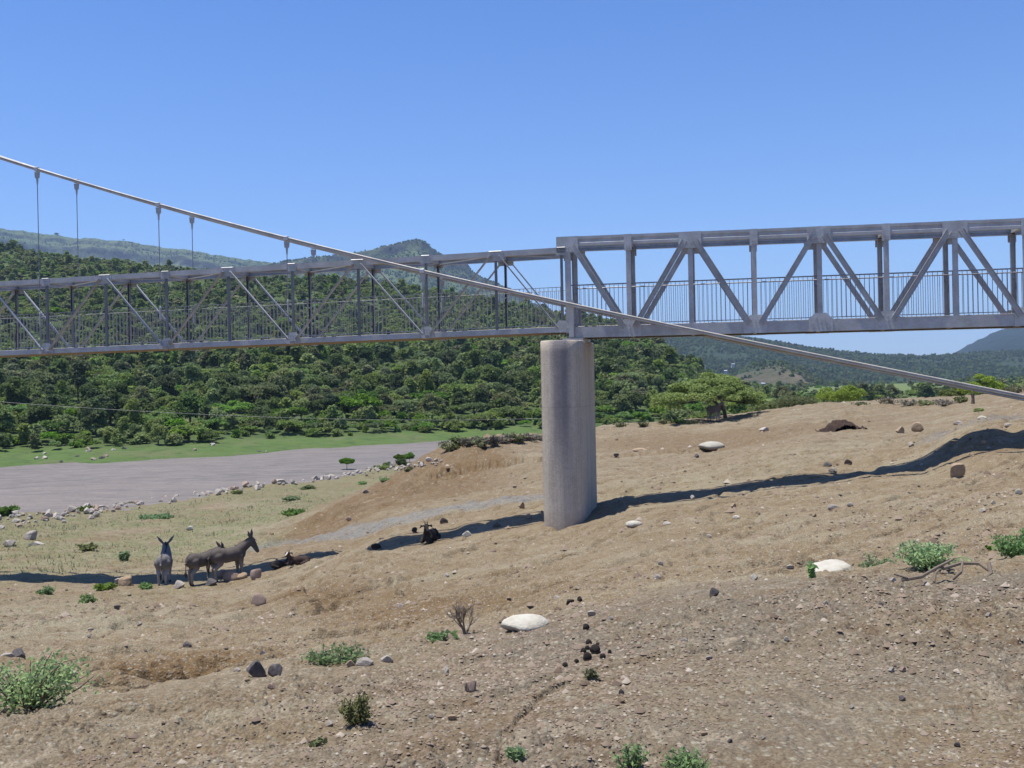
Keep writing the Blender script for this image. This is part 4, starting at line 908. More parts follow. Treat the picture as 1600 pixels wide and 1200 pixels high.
def donkey(name, label, loc, rz, mat, head='up', turn=0.0, scale=1.0, step=0.0, slope=0.0, cat='donkey', group='donkeys standing in the bridge shadow', ears=1.0):
    root = empty(name, loc, rz); root.scale = (scale,) * 3; tag(root, label, cat, group)
    S, B_ = [], []
    B_ += [((-0.44, 0, 0.80), (0.23, 0.185, 0.20)), ((-0.12, 0, 0.735), (0.42, 0.215, 0.215)), ((-0.30, 0, 0.77), (0.30, 0.20, 0.205)), ((0.08, 0, 0.75), (0.32, 0.20, 0.22)), ((0.24, 0, 0.76), (0.25, 0.185, 0.225)), ((0.26, 0, 0.90), (0.16, 0.085, 0.09)), ((-0.5, 0.08, 0.74), (0.13, 0.10, 0.18)), ((-0.5, -0.08, 0.74), (0.13, 0.10, 0.18))]
    ct, st_ = math.cos(turn), math.sin(turn)
    def hd(x, y, z, px=0.42):
        dx = x - px; return (px + dx * ct - y * st_, dx * st_ + y * ct, z)
    if head == 'up':
        nk = [(0.30, 0, 0.86), hd(0.52, 0, 1.00), hd(0.66, 0, 1.10)]; poll, mz = hd(0.68, 0, 1.12), hd(0.84, 0, 0.80); ear0, ear1, ear2 = (0.66, 0.06, 1.17), (0.64, 0.06 + 0.07 * ears, 1.30), (0.63, 0.06 + 0.13 * ears, 1.42)
        jaw = hd(0.735, 0, 0.99); eye = (0.745, 0.078, 1.065)
    else:
        nk = [(0.33, 0, 0.84), hd(0.56, 0, 0.92), hd(0.72, 0, 0.94)]; poll, mz = hd(0.74, 0, 0.95), hd(0.93, 0, 0.64); ear0, ear1, ear2 = (0.71, 0.055, 1.0), (0.66, 0.11, 1.10), (0.60, 0.15, 1.20)
        jaw = hd(0.80, 0, 0.84); eye = (0.80, 0.066, 0.885)
    S.append((nk, [0.175, 0.135, 0.108])); S.append(([poll, jaw, mz], [0.092, 0.092, 0.060]))
    B_.append((mz, (0.062, 0.055, 0.058)))
    for sy in (1, -1):
        S.append(([hd(ear0[0], sy * ear0[1], ear0[2]), hd(ear1[0], sy * ear1[1], ear1[2]), hd(ear2[0], sy * ear2[1], ear2[2])], [0.032, 0.046, 0.014]))
        k = step * sy
        dz = slope
        S.append(([(-0.46, sy * 0.115, 0.74), (-0.37 + k * .3, sy * 0.115, 0.55), (-0.535 + k * .7, sy * 0.105, 0.385), (-0.515 + k, sy * 0.105, 0.10 - dz), (-0.48 + k, sy * 0.105, 0.028 - dz)], [0.135, 0.088, 0.050, 0.034, 0.043]))
        S.append(([(0.27, sy * 0.105, 0.68), (0.285 - k * .4, sy * 0.100, 0.38), (0.29 - k * .6, sy * 0.095, 0.10 + dz), (0.315 - k * .6, sy * 0.095, 0.028 + dz)], [0.105, 0.052, 0.034, 0.043]))
    S.append(([(-0.63, 0, 0.86), (-0.70, 0.01, 0.70), (-0.70, 0.02, 0.48)], [0.032, 0.022, 0.016]))
    body = link('body', ico_body(S, B_, 0.017, 7), root, MAT[mat])
    m = MB(); m.tube([(-0.70, 0.02, 0.50), (-0.705, 0.02, 0.38), (-0.69, 0.02, 0.26)], [0.018, 0.036, 0.008], 8); m.build('tail_tuft', MAT['dark_hair'], root, smooth=True)
    m = MB(); pts = [(0.30, 0, 0.985)] + [hd(a, 0, c_) for a, c_ in (((0.44, 1.07), (0.56, 1.15), (0.66, 1.215)) if head == 'up' else ((0.48, 1.0), (0.60, 1.04), (0.70, 1.06)))]
    m.tube(pts, [0.018, 0.032, 0.034, 0.026], 8); m.build('mane', MAT['dark_hair'], root, smooth=True)
    m = MB()
    for sy in (1, -1):
        e = Vector(hd(eye[0], sy * eye[1], eye[2])); m.tube([e + Vector((0, -0.014, 0)), e + Vector((0, 0.014, 0))], [0.016, 0.016], 8)
    m.build('eyes', MAT['eye'], root)
    return root
def on_ground(x, y):
    p = hit(x, y); return (p.x, p.y, p.z)
donkey('donkey', 'grey donkey seen from behind, ears spread, leftmost of the three', on_ground(258, 913), R(100), 'donkey_grey', 'up', 0.25, 0.90, 0.03, ears=1.5)
donkey('donkey', 'brown donkey in the middle, rump to us and head lowered behind its neighbour', on_ground(319, 913), R(60), 'donkey_brown', 'down', -0.2, 0.87, 0.05)
donkey('donkey', 'brown donkey standing side-on with head up, rightmost of the three', on_ground(361, 906), R(44), 'donkey_brown', 'up', -0.75, 0.91, 0.03, -0.03, ears=1.4)
donkey('donkey', 'dark donkey in the shade under the wide umbrella tree', on_ground(1117, 660), R(-60), 'donkey_brown', 'up', 0.2, 0.92, 0, 0, 'donkey', 'donkey under the tree')

def goat_mat(name, c1, c2):
    b = NB(name, 0.9, 0, 0.15); n = b.noise(5, 3, 0.5); b.color(b.mix(b.ramp(n, 0.5, 0.58), c1, c2)).bump(b.noise(50, 3), 0.4, 0.01); MAT[name] = b.m
goat_mat('goat_black', (0.022, 0.019, 0.018), (0.04, 0.034, 0.03)); goat_mat('goat_brown', (0.055, 0.036, 0.030), (0.085, 0.06, 0.05)); goat_mat('pale_hair', (0.5, 0.44, 0.40), (0.6, 0.55, 0.50))
def lying_goat(label, loc, rz, mat, scale=1.0, blaze=False, turn=0.0, horns=0.10):
    root = empty('lying_goat', loc, rz); root.scale = (scale,) * 3; tag(root, label, 'goat', 'goats resting in the bridge shadow')
    ct, st_ = math.cos(turn), math.sin(turn)
    def hd(x, y, z, px=0.36):
        dx = x - px; return (px + dx * ct - y * st_, dx * st_ + y * ct, z)
    B_ = [((-0.30, 0, 0.20), (0.22, 0.18, 0.19)), ((0.0, 0, 0.20), (0.32, 0.19, 0.20)), ((0.26, 0, 0.22), (0.18, 0.14, 0.19)), ((-0.34, 0.13, 0.13), (0.16, 0.08, 0.13)), ((-0.34, -0.13, 0.13), (0.16, 0.08, 0.13))]
    S = [([(0.32, 0, 0.30), hd(0.42, 0, 0.42), hd(0.46, 0, 0.54)], [0.11, 0.08, 0.07]), ([hd(0.47, 0, 0.56), hd(0.56, 0, 0.51), hd(0.66, 0, 0.44)], [0.068, 0.058, 0.038]), ([(-0.50, 0, 0.27), (-0.56, 0, 0.33)], [0.03, 0.018])]
    for sy in (1, -1):
        S += [([hd(0.455, sy * 0.06, 0.58), hd(0.42, sy * 0.15, 0.555), hd(0.41, sy * 0.20, 0.50)], [0.022, 0.030, 0.012]),
              ([(0.28, sy * 0.12, 0.18), (0.44, sy * 0.13, 0.07), (0.30, sy * 0.14, 0.035), (0.22, sy * 0.14, 0.03)], [0.07, 0.042, 0.028, 0.03]),
              ([(-0.36, sy * 0.15, 0.14), (-0.14, sy * 0.20, 0.08), (-0.32, sy * 0.21, 0.035), (-0.16, sy * 0.22, 0.03)], [0.09, 0.05, 0.03, 0.03])]
    link('body', ico_body(S, B_, 0.016, 3), root, MAT[mat])
    for sy in (1, -1):
        m = MB(); m.tube([hd(0.455, sy * 0.03, 0.60), hd(0.42, sy * 0.045, 0.60 + horns * 0.8), hd(0.36, sy * 0.08, 0.60 + horns * 1.3), hd(0.30, sy * 0.13, 0.60 + horns * 1.4)], [0.020, 0.016, 0.011, 0.004], 8); m.build('horn', MAT['horn'], root, smooth=True)
    if blaze:
        bm = bmesh.new(); bmesh.ops.create_icosphere(bm, subdivisions=2, radius=1.0)
        for v in bm.verts:
            q = (0.575 + v.co.x * 0.105, v.co.y * 0.040, 0.548 - (v.co.x * 0.105) * 0.75 + v.co.z * 0.026); v.co = Vector(hd(*q))
        me = bpy.data.meshes.new('face_blaze'); bm.to_mesh(me); bm.free(); link('face_blaze', me, root, MAT['pale_hair'])
    m = MB()
    for sy in (1, -1):
        e = Vector(hd(0.515, sy * 0.055, 0.562)); m.tube([e + Vector((0, -0.012, 0)), e + Vector((0, 0.012, 0))], [0.012, 0.012], 8)
    m.build('eyes', MAT['eye'], root)
    return root
p = on_ground(438, 888); lying_goat('black goat lying in front of the pale-faced one, head raised', p, R(20), 'goat_black', 0.50, False, 0.7)
p = on_ground(466, 884); lying_goat('brown goat lying in the shadow with a pale blaze on its face', p, R(196), 'goat_brown', 0.60, True, 0.9)
p = on_ground(672, 847); lying_goat('black horned goat lying alone halfway along the bridge shadow', p, R(-105), 'goat_black', 0.82, False, 0.5, 0.12)

# ------------------------------------------------------------------ stones
def stone_mat(name, c1, c2, sc=6):
    b = NB(name, 0.92, 0, 0.2); n = b.noise(sc, 5, 0.65); r = b.rnd(); c = b.mix(b.ramp(n, 0.35, 0.68), c1, c2)
    hs = b.n('ShaderNodeHueSaturation'); b.put(hs.inputs['Color'], c); b.put(hs.inputs['Value'], b.math('ADD', 0.8, b.math('MULTIPLY', r, 0.4))); sp = b.n('ShaderNodeSeparateXYZ'); b.put(sp.inputs[0], b.obj())
    dirt = b.ramp(b.math('ADD', sp.outputs[2], b.math('MULTIPLY', b.noise(4, 4, 0.6), 0.3)), 0.06, -0.10)            # soil splashed over the foot of the stone
    col = b.mix(b.math('MULTIPLY', dirt, 0.75), hs.outputs[0], (0.235, 0.175, 0.125))
    b.color(col).bump(b.noise(14, 5, 0.7), 0.6, 0.04); MAT[name] = b.m
stone_mat('stone_pale', (0.407, 0.364, 0.312), (0.312, 0.274, 0.232)); stone_mat('stone_white', (0.482, 0.456, 0.387), (0.378, 0.344, 0.267), 3); stone_mat('stone_tan', (0.361, 0.274, 0.181), (0.274, 0.193, 0.125))
stone_mat('stone_grey', (0.129, 0.116, 0.112), (0.086, 0.077, 0.074)); stone_mat('stone_dark', (0.047, 0.036, 0.031), (0.030, 0.024, 0.022)); stone_mat('stone_pink', (0.361, 0.268, 0.206), (0.287, 0.212, 0.168))
stone_mat('shaded_clod', (0.060, 0.036, 0.024), (0.029, 0.019, 0.015), 5)  # brown earth, darkened to carry the shadow of the mound's overhang
def rock_mesh(seed, smooth=0.0, sub=3):
    r = np.random.default_rng(seed); bm = bmesh.new(); bmesh.ops.create_icosphere(bm, subdivisions=sub, radius=0.5)
    pl = [(Vector(r.normal(size=3)).normalized(), r.uniform(0.22, 0.37) if smooth < 0.35 else r.uniform(0.27, 0.44)) for _ in range(14 if smooth < 0.35 else 9 if smooth < 0.5 else 4)]
    for v in bm.verts:
        for nrm, d in pl:
            e = v.co.dot(nrm) - d
            if e > 0: v.co -= nrm * e * (0.92 - smooth * 0.3)
    vs = np.array([v.co for v in bm.verts]); q = 0.03 * fbm(vs[:, 0] * 6 + seed, vs[:, 1] * 6 + vs[:, 2] * 4.7, 3, seed)
    for v, k in zip(bm.verts, q): v.co += v.co.normalized() * float(k) * (0.45 if smooth < 0.35 else 1)
    me = bpy.data.meshes.new('stone'); bm.to_mesh(me); bm.free()
    for p_ in me.polygons: p_.use_smooth = smooth > 0.4
    return me
ROCKS = {}
def rock_of(mat, k, smooth):
    key = (mat, k, smooth)
    if key not in ROCKS:
        me = rock_mesh(500 + k * 7 + (60 if smooth else 0), smooth); me.materials.append(MAT[mat]); ROCKS[key] = me
    return ROCKS[key]
stone_items = []
def stone(x, y, wpx, hpx, mat, label=None, name='stone', cat='stone', group=None, smooth=0.0, rz=None, sink=0.22, k=None, depth=0.8):
    """a stone whose foot is at a photo pixel, sized in photo pixels"""
    p = hit(x, y); D = p.y; W_, H_ = wpx * D / FPX, hpx * D / FPX
    k = prng.randrange(6) if k is None else k
    o = link(name, rock_of(mat, k, smooth)); hh = H_ / (1 - sink) * 1.15
    o.location = (p.x, p.y + W_ * depth * 0.3, p.z + hh * (0.5 - sink)); o.scale = (W_ * 1.12, W_ * depth * 1.1, hh * 1.1); o.rotation_euler = (0, 0, prng.uniform(-0.5, 0.5) if rz is None else rz)
    tag(o, label, cat, group)
    return o
S_ = stone
S_(820, 985, 70, 17, 'stone_white', 'big smooth white stone on the edge of the gravel mound, right of the dead shrub', 'white_stone', smooth=0.5, k=1, sink=0.35)
S_(1305, 896, 70, 15, 'stone_white', 'long white stone on the right, beside the weeds', 'white_stone', smooth=0.5, k=2, sink=0.35)
S_(1113, 705, 37, 10, 'stone_white', 'low white stone far off below the umbrella tree', 'white_stone', smooth=0.8, k=1)
S_(991, 824, 24, 8, 'stone_white', 'flat white stone right of the pier foot', 'white_stone', smooth=0.6)
S_(1302, 794, 20, 8, 'stone_pale', 'pale flat stone below the shadow, halfway to the right edge'); S_(1497, 749, 24, 26, 'stone_tan', 'upright tan block standing below the widest part of the shadow', k=3)
S_(1437, 676, 20, 13, 'stone_tan', 'tan angular stone right of the brown earth mound, larger of two'); S_(1408, 677, 17, 11, 'stone_tan', 'tan stone close to the brown earth mound, left of the larger one')
S_(1326, 729, 12, 9, 'stone_dark', 'round dark stone just above the shadow'); S_(1294, 730, 13, 9, 'stone_grey', 'grey stone just above the shadow, left of the dark one'); S_(1303, 739, 14, 6, 'stone_pale', 'small pale stone touching the upper edge of the shadow')
S_(403, 948, 22, 16, 'stone_pink', 'rounded pinkish stone alone on the slope below the donkeys', smooth=0.5); S_(397, 1063, 36, 24, 'stone_grey', 'dark grey block in the hollow, left of its pair', k=2); S_(430, 1063, 26, 18, 'stone_grey', 'dark grey pointed stone in the hollow, right of its pair', k=4)
S_(28, 1036, 30, 18, 'stone_grey', 'dark grey stone beyond the leafy bush at the left edge', k=0); S_(7, 1037, 22, 14, 'stone_pale', 'pale stone cut by the left edge'); S_(736, 1086, 21, 16, 'stone_pink', 'single pinkish stone on the gravel mound', smooth=0.4)
S_(699, 1059, 9, 12, 'stone_white', 'small white chip on the gravel mound'); S_(546, 1046, 18, 10, 'stone_tan', 'tan slab at the mound edge, left of the larger slab'); S_(568, 1045, 28, 13, 'stone_pale', 'larger pale slab at the mound edge beside green weeds'); S_(603, 1036, 24, 10, 'stone_pale', 'flat greyish slab at the mound edge, right of the weeds')
S_(1117, 945, 17, 12, 'stone_grey', 'grey stone near the top of the gravel mound, right of centre'); S_(890, 950, 15, 9, 'stone_dark', 'dark stone behind the white stone, left of two'); S_(907, 945, 10, 7, 'stone_dark', 'dark stone behind the white stone, right of two'); S_(924, 965, 14, 10, 'stone_pale', 'pale stone above the dung pellets')
S_(347, 904, 13, 11, 'stone_pink', 'small pink stone at the rear hooves of the side-on donkey', smooth=0.5); S_(360, 908, 24, 13, 'stone_pink', 'larger pink boulder under the belly of the side-on donkey', smooth=0.5); S_(379, 905, 17, 8, 'stone_tan', 'flat tan stone under the front of the side-on donkey', smooth=0.5); S_(400, 907, 18, 16, 'stone_pink', 'round pink boulder in front of the side-on donkey', smooth=0.6)
S_(329, 920, 22, 11, 'stone_grey', 'flat grey stone below the middle donkey'); S_(279, 922, 20, 12, 'stone_pale', 'pale stone below the leftmost donkey'); S_(196, 917, 22, 14, 'stone_tan', 'tan boulder left of the donkeys, right one of two', smooth=0.4); S_(184, 915, 14, 10, 'stone_pale', 'pale stone left of the donkeys, left one of two')
S_(815, 796, 13, 10, 'stone_tan', 'tan stone on the gravel track, left of the pier'); S_(729, 840, 19, 9, 'stone_white', 'white stone lying in the shadow strip left of the pier'); S_(693, 819, 13, 9, 'stone_dark', 'round brown stone above the lone goat'); S_(648, 834, 10, 7, 'stone_dark', 'small dark stone left of the lone goat')
S_(587, 861, 17, 12, 'stone_dark', 'low black stone at the left end of the shadow strip by the pier'); S_(571, 775, 14, 6, 'stone_grey', 'dark stone on the crest of the dirt bank'); S_(47, 846, 22, 14, 'stone_pale', 'pale rounded boulder alone on the flood plain', smooth=0.4); S_(12, 854, 22, 9, 'stone_pale', 'flat pale stone at the left edge of the flood plain'); S_(52, 855, 28, 6, 'stone_pale', 'low flat stone below the lone flood plain boulder')
S_(297, 829, 13, 6, 'stone_white', 'small white stone on the pale path behind the donkeys'); S_(1151, 812, 12, 6, 'stone_white', 'small white stone below the shadow, right of the pier'); S_(1043, 823, 16, 5, 'stone_pale', 'thin pale stone right of the flat white one'); S_(1083, 780, 8, 6, 'stone_pale', 'tiny pale stone on the lower edge of the shadow')
S_(1594, 775, 12, 8, 'stone_white', 'white stone near the right edge, above the weeds'); S_(1553, 792, 9, 6, 'stone_white', 'small white stone near the right edge, below the tan block'); S_(1330, 791, 11, 5, 'stone_pale', 'pale stone right of the flat pale stone'); S_(1273, 807, 9, 5, 'stone_tan', 'small tan stone below the flat pale stone')
S_(1422, 937, 11, 9, 'stone_pink', 'pinkish stone below the fallen branches'); S_(1180, 908, 14, 8, 'stone_white', 'small white stone left of the long white stone'); S_(1230, 1005, 8, 7, 'stone_white', 'white chip on the mound below the long white stone'); S_(971, 1092, 9, 9, 'stone_grey', 'small blue-grey stone in the middle of the mound')
S_(1195, 675, 20, 6, 'stone_pale', 'pale litter-like stone on the bare slope right of the far white stone'); S_(870, 800, 3, 2, 'stone_pale', 'tiny stone at the left of the pier foot')
S_(1500, 664, 16, 6, 'stone_pale', 'pale stone on the gravel near right crest, left of two'); S_(1536, 657, 14, 6, 'stone_white', 'white stone on the gravel near right crest, right of two')
S_(1000, 706, 24, 5, 'stone_tan', 'low tan ledge on the bare slope right of the pier'); S_(1577, 667, 16, 6, 'stone_pale', 'pale slab at the right edge above the shadow')
# small loose stones on the slope
its = []
for j in range(70):
    x = prng.uniform(10, 1590); y = prng.uniform(690, 1170)
    if x < 700 and y < 790 + (700 - x) * 0.12: continue
    if 840 < x < 940 and y < 830: continue
    wv = prng.uniform(5, 11) * (1 + (y - 690) / 900)
    mt = prng.choice(['stone_pale', 'stone_tan', 'stone_grey', 'stone_pink', 'stone_pale']); o = S_(x, y, wv, wv * 0.6, mt, None, 'small_stone', 'stone', 'small loose stones on the slope')
    zone = 'near bottom edge' if y > 1080 else 'on gravel mound' if y > 960 else 'before the shadow' if y > 840 else 'close to shadow' if y > 760 else 'on far slope'
    its.append((o, f'small {mt.split("_")[1]} stone {zone}, {"far left" if x < 300 else "left of centre" if x < 700 else "near the middle" if x < 1000 else "right of centre" if x < 1300 else "far right"}', x))
uniquify(its)
# dung pellets
its = []
for (x, y, s) in [(916, 991, 10), (920, 1005, 9), (934, 1011, 6), (918, 1019, 7), (912, 1024, 9), (930, 1025, 15), (918, 1036, 13), (942, 1032, 9), (953, 1024, 6), (901, 1037, 7), (883, 1044, 8)]:
    its.append((S_(x, y, s, s * 0.75, 'stone_dark', None, 'dung_pellet', 'dung', 'dark dung pellets on the mound', smooth=0.6), 'dark dung pellet on the gravel mound', x))
uniquify(its)
# brown mound and pale ledge
pm = hit(1300, 676); sc = pm.y / FPX; nx, ny = 60, 34; gx, gy = np.meshgrid(np.linspace(-4, 72, nx), np.linspace(-9, 14, ny))
prof = np.interp(gx, [-4, 0, 8, 20, 34, 48, 64, 72], [-3, 2, 12, 18, 15, 8, 3, -3]); hz_ = prof * np.clip(1.15 - (gy / 11.0) ** 2, -0.4, 1) + 3.2 * fbm(gx * 0.22, gy * 0.22, 4, 12) - 0.5
vv = np.stack([gx * sc + 0 * gy, gy * sc * 3.2, hz_ * sc], -1).reshape(-1, 3); ii = np.arange(ny - 1)[:, None] * nx + np.arange(nx - 1)[None, :]
me = mesh_np('earth_mound', vv, np.stack([ii, ii + 1, ii + nx + 1, ii + nx], -1).reshape(-1, 4)); o = link('earth_mound', me, None, MAT['shaded_clod']); o.location = (pm.x, pm.y + 0.9, pm.z - 0.02); tag(o, 'rough brown mound of earth, overhang shade in its dark colour, on the right slope', 'mound')
# boulders along the water
its = []; line = [(-20, 815), (60, 806), (120, 798), (200, 785), (290, 770), (370, 764), (430, 754), (520, 742), (600, 732), (680, 722)]
lx, ly = zip(*line)
for j in range(285):
    x = prng.uniform(-10, 690); y = float(np.interp(x, lx, ly)) + (prng.uniform(-0.18, 1.0) * prng.uniform(0.3, 1)) * (25 if x < 150 else 18 if x < 300 else 11)
    sc = 0.55 + 0.45 * (690 - x) / 690; wv = prng.choice([6, 7, 8, 10, 12, 14, 19]) * sc; mt = prng.choice(['stone_pale', 'stone_pale', 'stone_pale', 'stone_pale', 'stone_pale', 'stone_pink'])
    o = S_(x, y, wv, wv * prng.uniform(0.42, 0.62), mt, None, 'boulder', 'boulder', 'boulders along the near river bank', rz=prng.uniform(0, 6.28))
    zone = ('at left edge' if x < 60 else 'near left edge' if x < 120 else 'left of leftmost donkey' if x < 220 else 'above leftmost donkey' if x < 300 else 'above right donkeys' if x < 400 else 'above the goats' if x < 470 else 'by small round tree' if x < 550 else 'between riverside trees' if x < 625 else 'by the dirt bank')
    its.append((o, f'{"big" if wv > 11 * sc else "small"} {mt.split("_")[1]} boulder on river edge, {zone}', x))
uniquify(its)
its = []
for j in range(26):                                                 # rocks at the foot of the far bank
    x = prng.uniform(10, 480); D = prng.uniform(99, 116); a = ray(x, 710)[0]; X = a * D; z = float(far_h(np.array([X]), np.array([D]))[0])
    if z < WATER + 0.05: continue
    o = link('far_boulder', rock_of(prng.choice(['stone_pale', 'stone_grey', 'stone_pink']), prng.randrange(6), 0.0)); s = prng.uniform(0.35, 0.9); o.location = (X, D, z + 0.05 * s); o.scale = (s, s * 0.8, s * 0.65); o.rotation_euler = (0, 0, prng.uniform(0, 6))
    tag(o, None, 'boulder', 'boulders on the far bank'); its.append((o, f'{"large" if s > 0.65 else "small"} boulder on the green far bank, {where_x(x)}', x))
uniquify(its)

# ------------------------------------------------------------------ gravel, one mass of pebbles
def gravel():
    r = np.random.default_rng(44); n = 60000
    D = np.exp(r.uniform(math.log(3.6), math.log(22), n)); u = r.uniform(-0.55, 0.55, n); X = u * D
    pat = fbm(X * 0.7, D * 0.7, 3, 222); k = pat > r.uniform(-0.7, 0.7, n) + 0.9 * sstep(8, 13, D); X, D = X[k], D[k]; n = len(X); Z = near_h(X, D)
    n2 = 9000; D2 = np.exp(r.uniform(math.log(12), math.log(66), n2)); X2 = r.uniform(-0.55, 0.58, n2) * D2; k2 = (fbm(X2 * 0.5, D2 * 0.5, 3, 333) > r.uniform(-0.6, 0.9, n2)) & (near_base(X2, D2) > -5.4)
    X = np.concatenate([X, X2[k2]]); D = np.concatenate([D, D2[k2]]); n = len(X); Z = near_h(X, D)
    s = r.uniform(0.006, 0.016, n) * (1 + (r.uniform(0, 1, n) > 0.93) * r.uniform(0.3, 1.8, n)) * np.clip(D / 7, 0.7, 3.6)
    base = np.array([(1, 0, 0), (0.3, 0.95, 0.1), (-0.8, 0.6, 0), (-0.8, -0.6, -0.1), (0.35, -0.9, 0), (0.1, 0.1, 0.75), (-0.3, -0.1, 0.6)]); tri = np.array([(0, 1, 5), (1, 2, 6), (1, 6, 5), (2, 3, 6), (3, 4, 6), (4, 5, 6), (4, 0, 5)])
    a = r.uniform(0, 6.28, n); ca, sa = np.cos(a), np.sin(a)
    v = base[None] * r.uniform(0.7, 1.3, (n, 7, 3)); x = v[..., 0] * ca[:, None] - v[..., 1] * sa[:, None]; y = v[..., 0] * sa[:, None] + v[..., 1] * ca[:, None]
    v = np.stack([x, y, v[..., 2]], -1) * s[:, None, None] + np.stack([X, D, Z + 0.002], -1)[:, None]
    f = (tri[None] + (np.arange(n) * 7)[:, None, None]).reshape(-1, 3)
    me = mesh_np('gravel', v.reshape(-1, 3), f); at_ = me.attributes.new('tone', 'FLOAT', 'POINT'); at_.data.foreach_set('value', np.repeat(r.uniform(0, 1, n), 7).astype(np.float32))
    b = NB('gravel_stone', 0.95, 0, 0.15); t = b.attr('tone'); c = b.mix(b.ramp(t, 0.0, 0.45), (0.11, 0.08, 0.058), (0.215, 0.165, 0.122)); c = b.mix(b.ramp(t, 0.85, 1.0), c, (0.37, 0.32, 0.26)); b.color(c)
    o = link('gravel', me, None, b.m); tag(o, 'loose gravel and clods strewn over the near bank', None, None, 'stuff')
gravel()
# ------------------------------------------------------------------ small plants on the near bank
def shrub(name, label, x, y, wpx, hpx, seed, mat='leaf_shrub', stems=9, leaves=900, lsz=0.03, spread=1.0, lean=0.0, group=None, cat='shrub', stemmat='bark', depth=0.8):
    rng = np.random.default_rng(seed); p = hit(x, y); D = p.y; W_, H_ = wpx * D / FPX, hpx * D / FPX
    root = empty(name, (p.x, p.y, p.z - 0.01)); tag(root, label, cat, group); m = MB(); pts = []
    for s in range(stems):
        a = rng.uniform(0, 6.28); rr = math.sqrt(rng.uniform(0.05, 1)) * spread
        tip = np.array([math.cos(a) * rr * W_ * 0.5 + lean * H_, math.sin(a) * rr * W_ * 0.5 * depth, H_ * rng.uniform(0.45, 1.0) * (1 - 0.35 * rr * rr)])
        b0 = np.array([math.cos(a) * W_ * 0.05, math.sin(a) * W_ * 0.05, -0.02]); mid = b0 * 0.45 + tip * 0.55 + np.array([0, 0, 0.10 * H_]) + rng.normal(size=3) * 0.04 * W_
        m.tube([b0, mid, tip], [max(0.004, 0.010 * W_), max(0.003, 0.007 * W_), 0.002], 5)
        nl = leaves // stems; t = rng.uniform(0.22, 1.0, nl)[:, None]; q = b0 * (1 - t) ** 2 + 2 * mid * t * (1 - t) + tip * t * t
        pts.append(q + rng.normal(size=(nl, 3)) * np.array([0.085 * W_, 0.085 * W_, 0.055 * H_]))
    m.build('stem', MAT[stemmat], root)
    if leaves:
        q = np.concatenate(pts); q[:, 2] = np.maximum(q[:, 2], 0.005); v, f = quads(q, lsz, rng, 0.2, 2.2); link('foliage', mesh_np('foliage', v, f), root, MAT[mat])
    return root
shrub('thorn_bush', 'green feathery thorn bush spreading in from the left edge, lower left', 45, 1112, 190, 96, 1, 'leaf_shrub', 40, 2500, 0.015, 1.0, 0.12, None, 'bush')
shrub('green_weed', 'pale green weed patch at the mound edge, left of centre', 525, 1040, 92, 34, 2, 'leaf_shrub', 26, 900, 0.014, 1.0, 0, 'weeds on the near bank', 'weed')
shrub('olive_weed', 'olive feathery weed standing on the gravel mound', 558, 1136, 56, 54, 3, 'leaf_olive', 22, 900, 0.010, 0.8, 0, 'weeds on the near bank', 'weed')
shrub('green_weed', 'small bright weed at the foot of the dead shrub', 694, 1006, 44, 22, 4, 'leaf_shrub', 12, 420, 0.022, 1.0, 0, 'weeds on the near bank', 'weed')
shrub('green_weed', 'low weed between white stone and fallen branches on the right', 1372, 890, 60, 30, 5, 'leaf_shrub', 20, 700, 0.017, 1.0, 0, 'weeds on the near bank', 'weed')
shrub('green_weed', 'larger blue-green weed growing behind the fallen branches', 1450, 894, 105, 48, 6, 'leaf_shrub', 30, 1700, 0.018, 1.0, 0, 'weeds on the near bank', 'weed')
shrub('green_weed', 'small weed in front of the left end of the long white stone', 1270, 906, 18, 32, 7, 'leaf_shrub', 6, 220, 0.024, 0.7, 0, 'weeds on the near bank', 'weed')
shrub('thorn_bush', 'green bush cut by the right edge, above the gravel mound', 1592, 876, 76, 54, 8, 'leaf_shrub', 28, 1900, 0.018, 1.0, 0, None, 'bush')
shrub('green_weed', 'tiny bright weed left of the bush at the right edge', 1545, 864, 14, 16, 9, 'leaf_bright', 6, 160, 0.026, 0.8, 0, 'weeds on the near bank', 'weed')
shrub('green_weed', 'tall sprig of weed at the bottom edge, left of its neighbour', 985, 1212, 56, 58, 10, 'leaf_shrub', 9, 420, 0.010, 1.0, 0, 'weeds on the near bank', 'weed')
shrub('green_weed', 'spreading weed at the bottom edge, right of the tall sprig', 1072, 1212, 84, 36, 11, 'leaf_shrub', 16, 650, 0.010, 1.0, 0, 'weeds on the near bank', 'weed')
shrub('green_weed', 'faint small weed below the dung pellets', 922, 1063, 30, 20, 12, 'leaf_olive', 8, 260, 0.014, 1.0, 0, 'weeds on the near bank', 'weed')
shrub('green_weed', 'weed cut by the bottom edge at lower centre', 805, 1188, 26, 24, 13, 'leaf_shrub', 8, 260, 0.014, 1.0, 0, 'weeds on the near bank', 'weed')
shrub('green_weed', 'thin faint weed low on the gravel, lower left of centre', 494, 1172, 30, 18, 14, 'leaf_olive', 7, 200, 0.013, 1.0, 0, 'weeds on the near bank', 'weed')
shrub('green_bush', 'small dense green bush on bare ground left of the donkeys', 137, 945, 32, 20, 15, 'leaf_shrub', 14, 700, 0.04, 1.0, 0, 'small bushes by the donkeys', 'bush')
shrub('green_bush', 'green leafy clump between the tan boulder and the small dense bush', 164, 924, 36, 16, 16, 'leaf_bright', 14, 700, 0.045, 1.0, 0, 'small bushes by the donkeys', 'bush')
shrub('green_bush', 'green bush in the grass near the left edge, below the shadow', 72, 930, 28, 18, 17, 'leaf_shrub', 12, 600, 0.045, 1.0, 0, 'small bushes by the donkeys', 'bush')
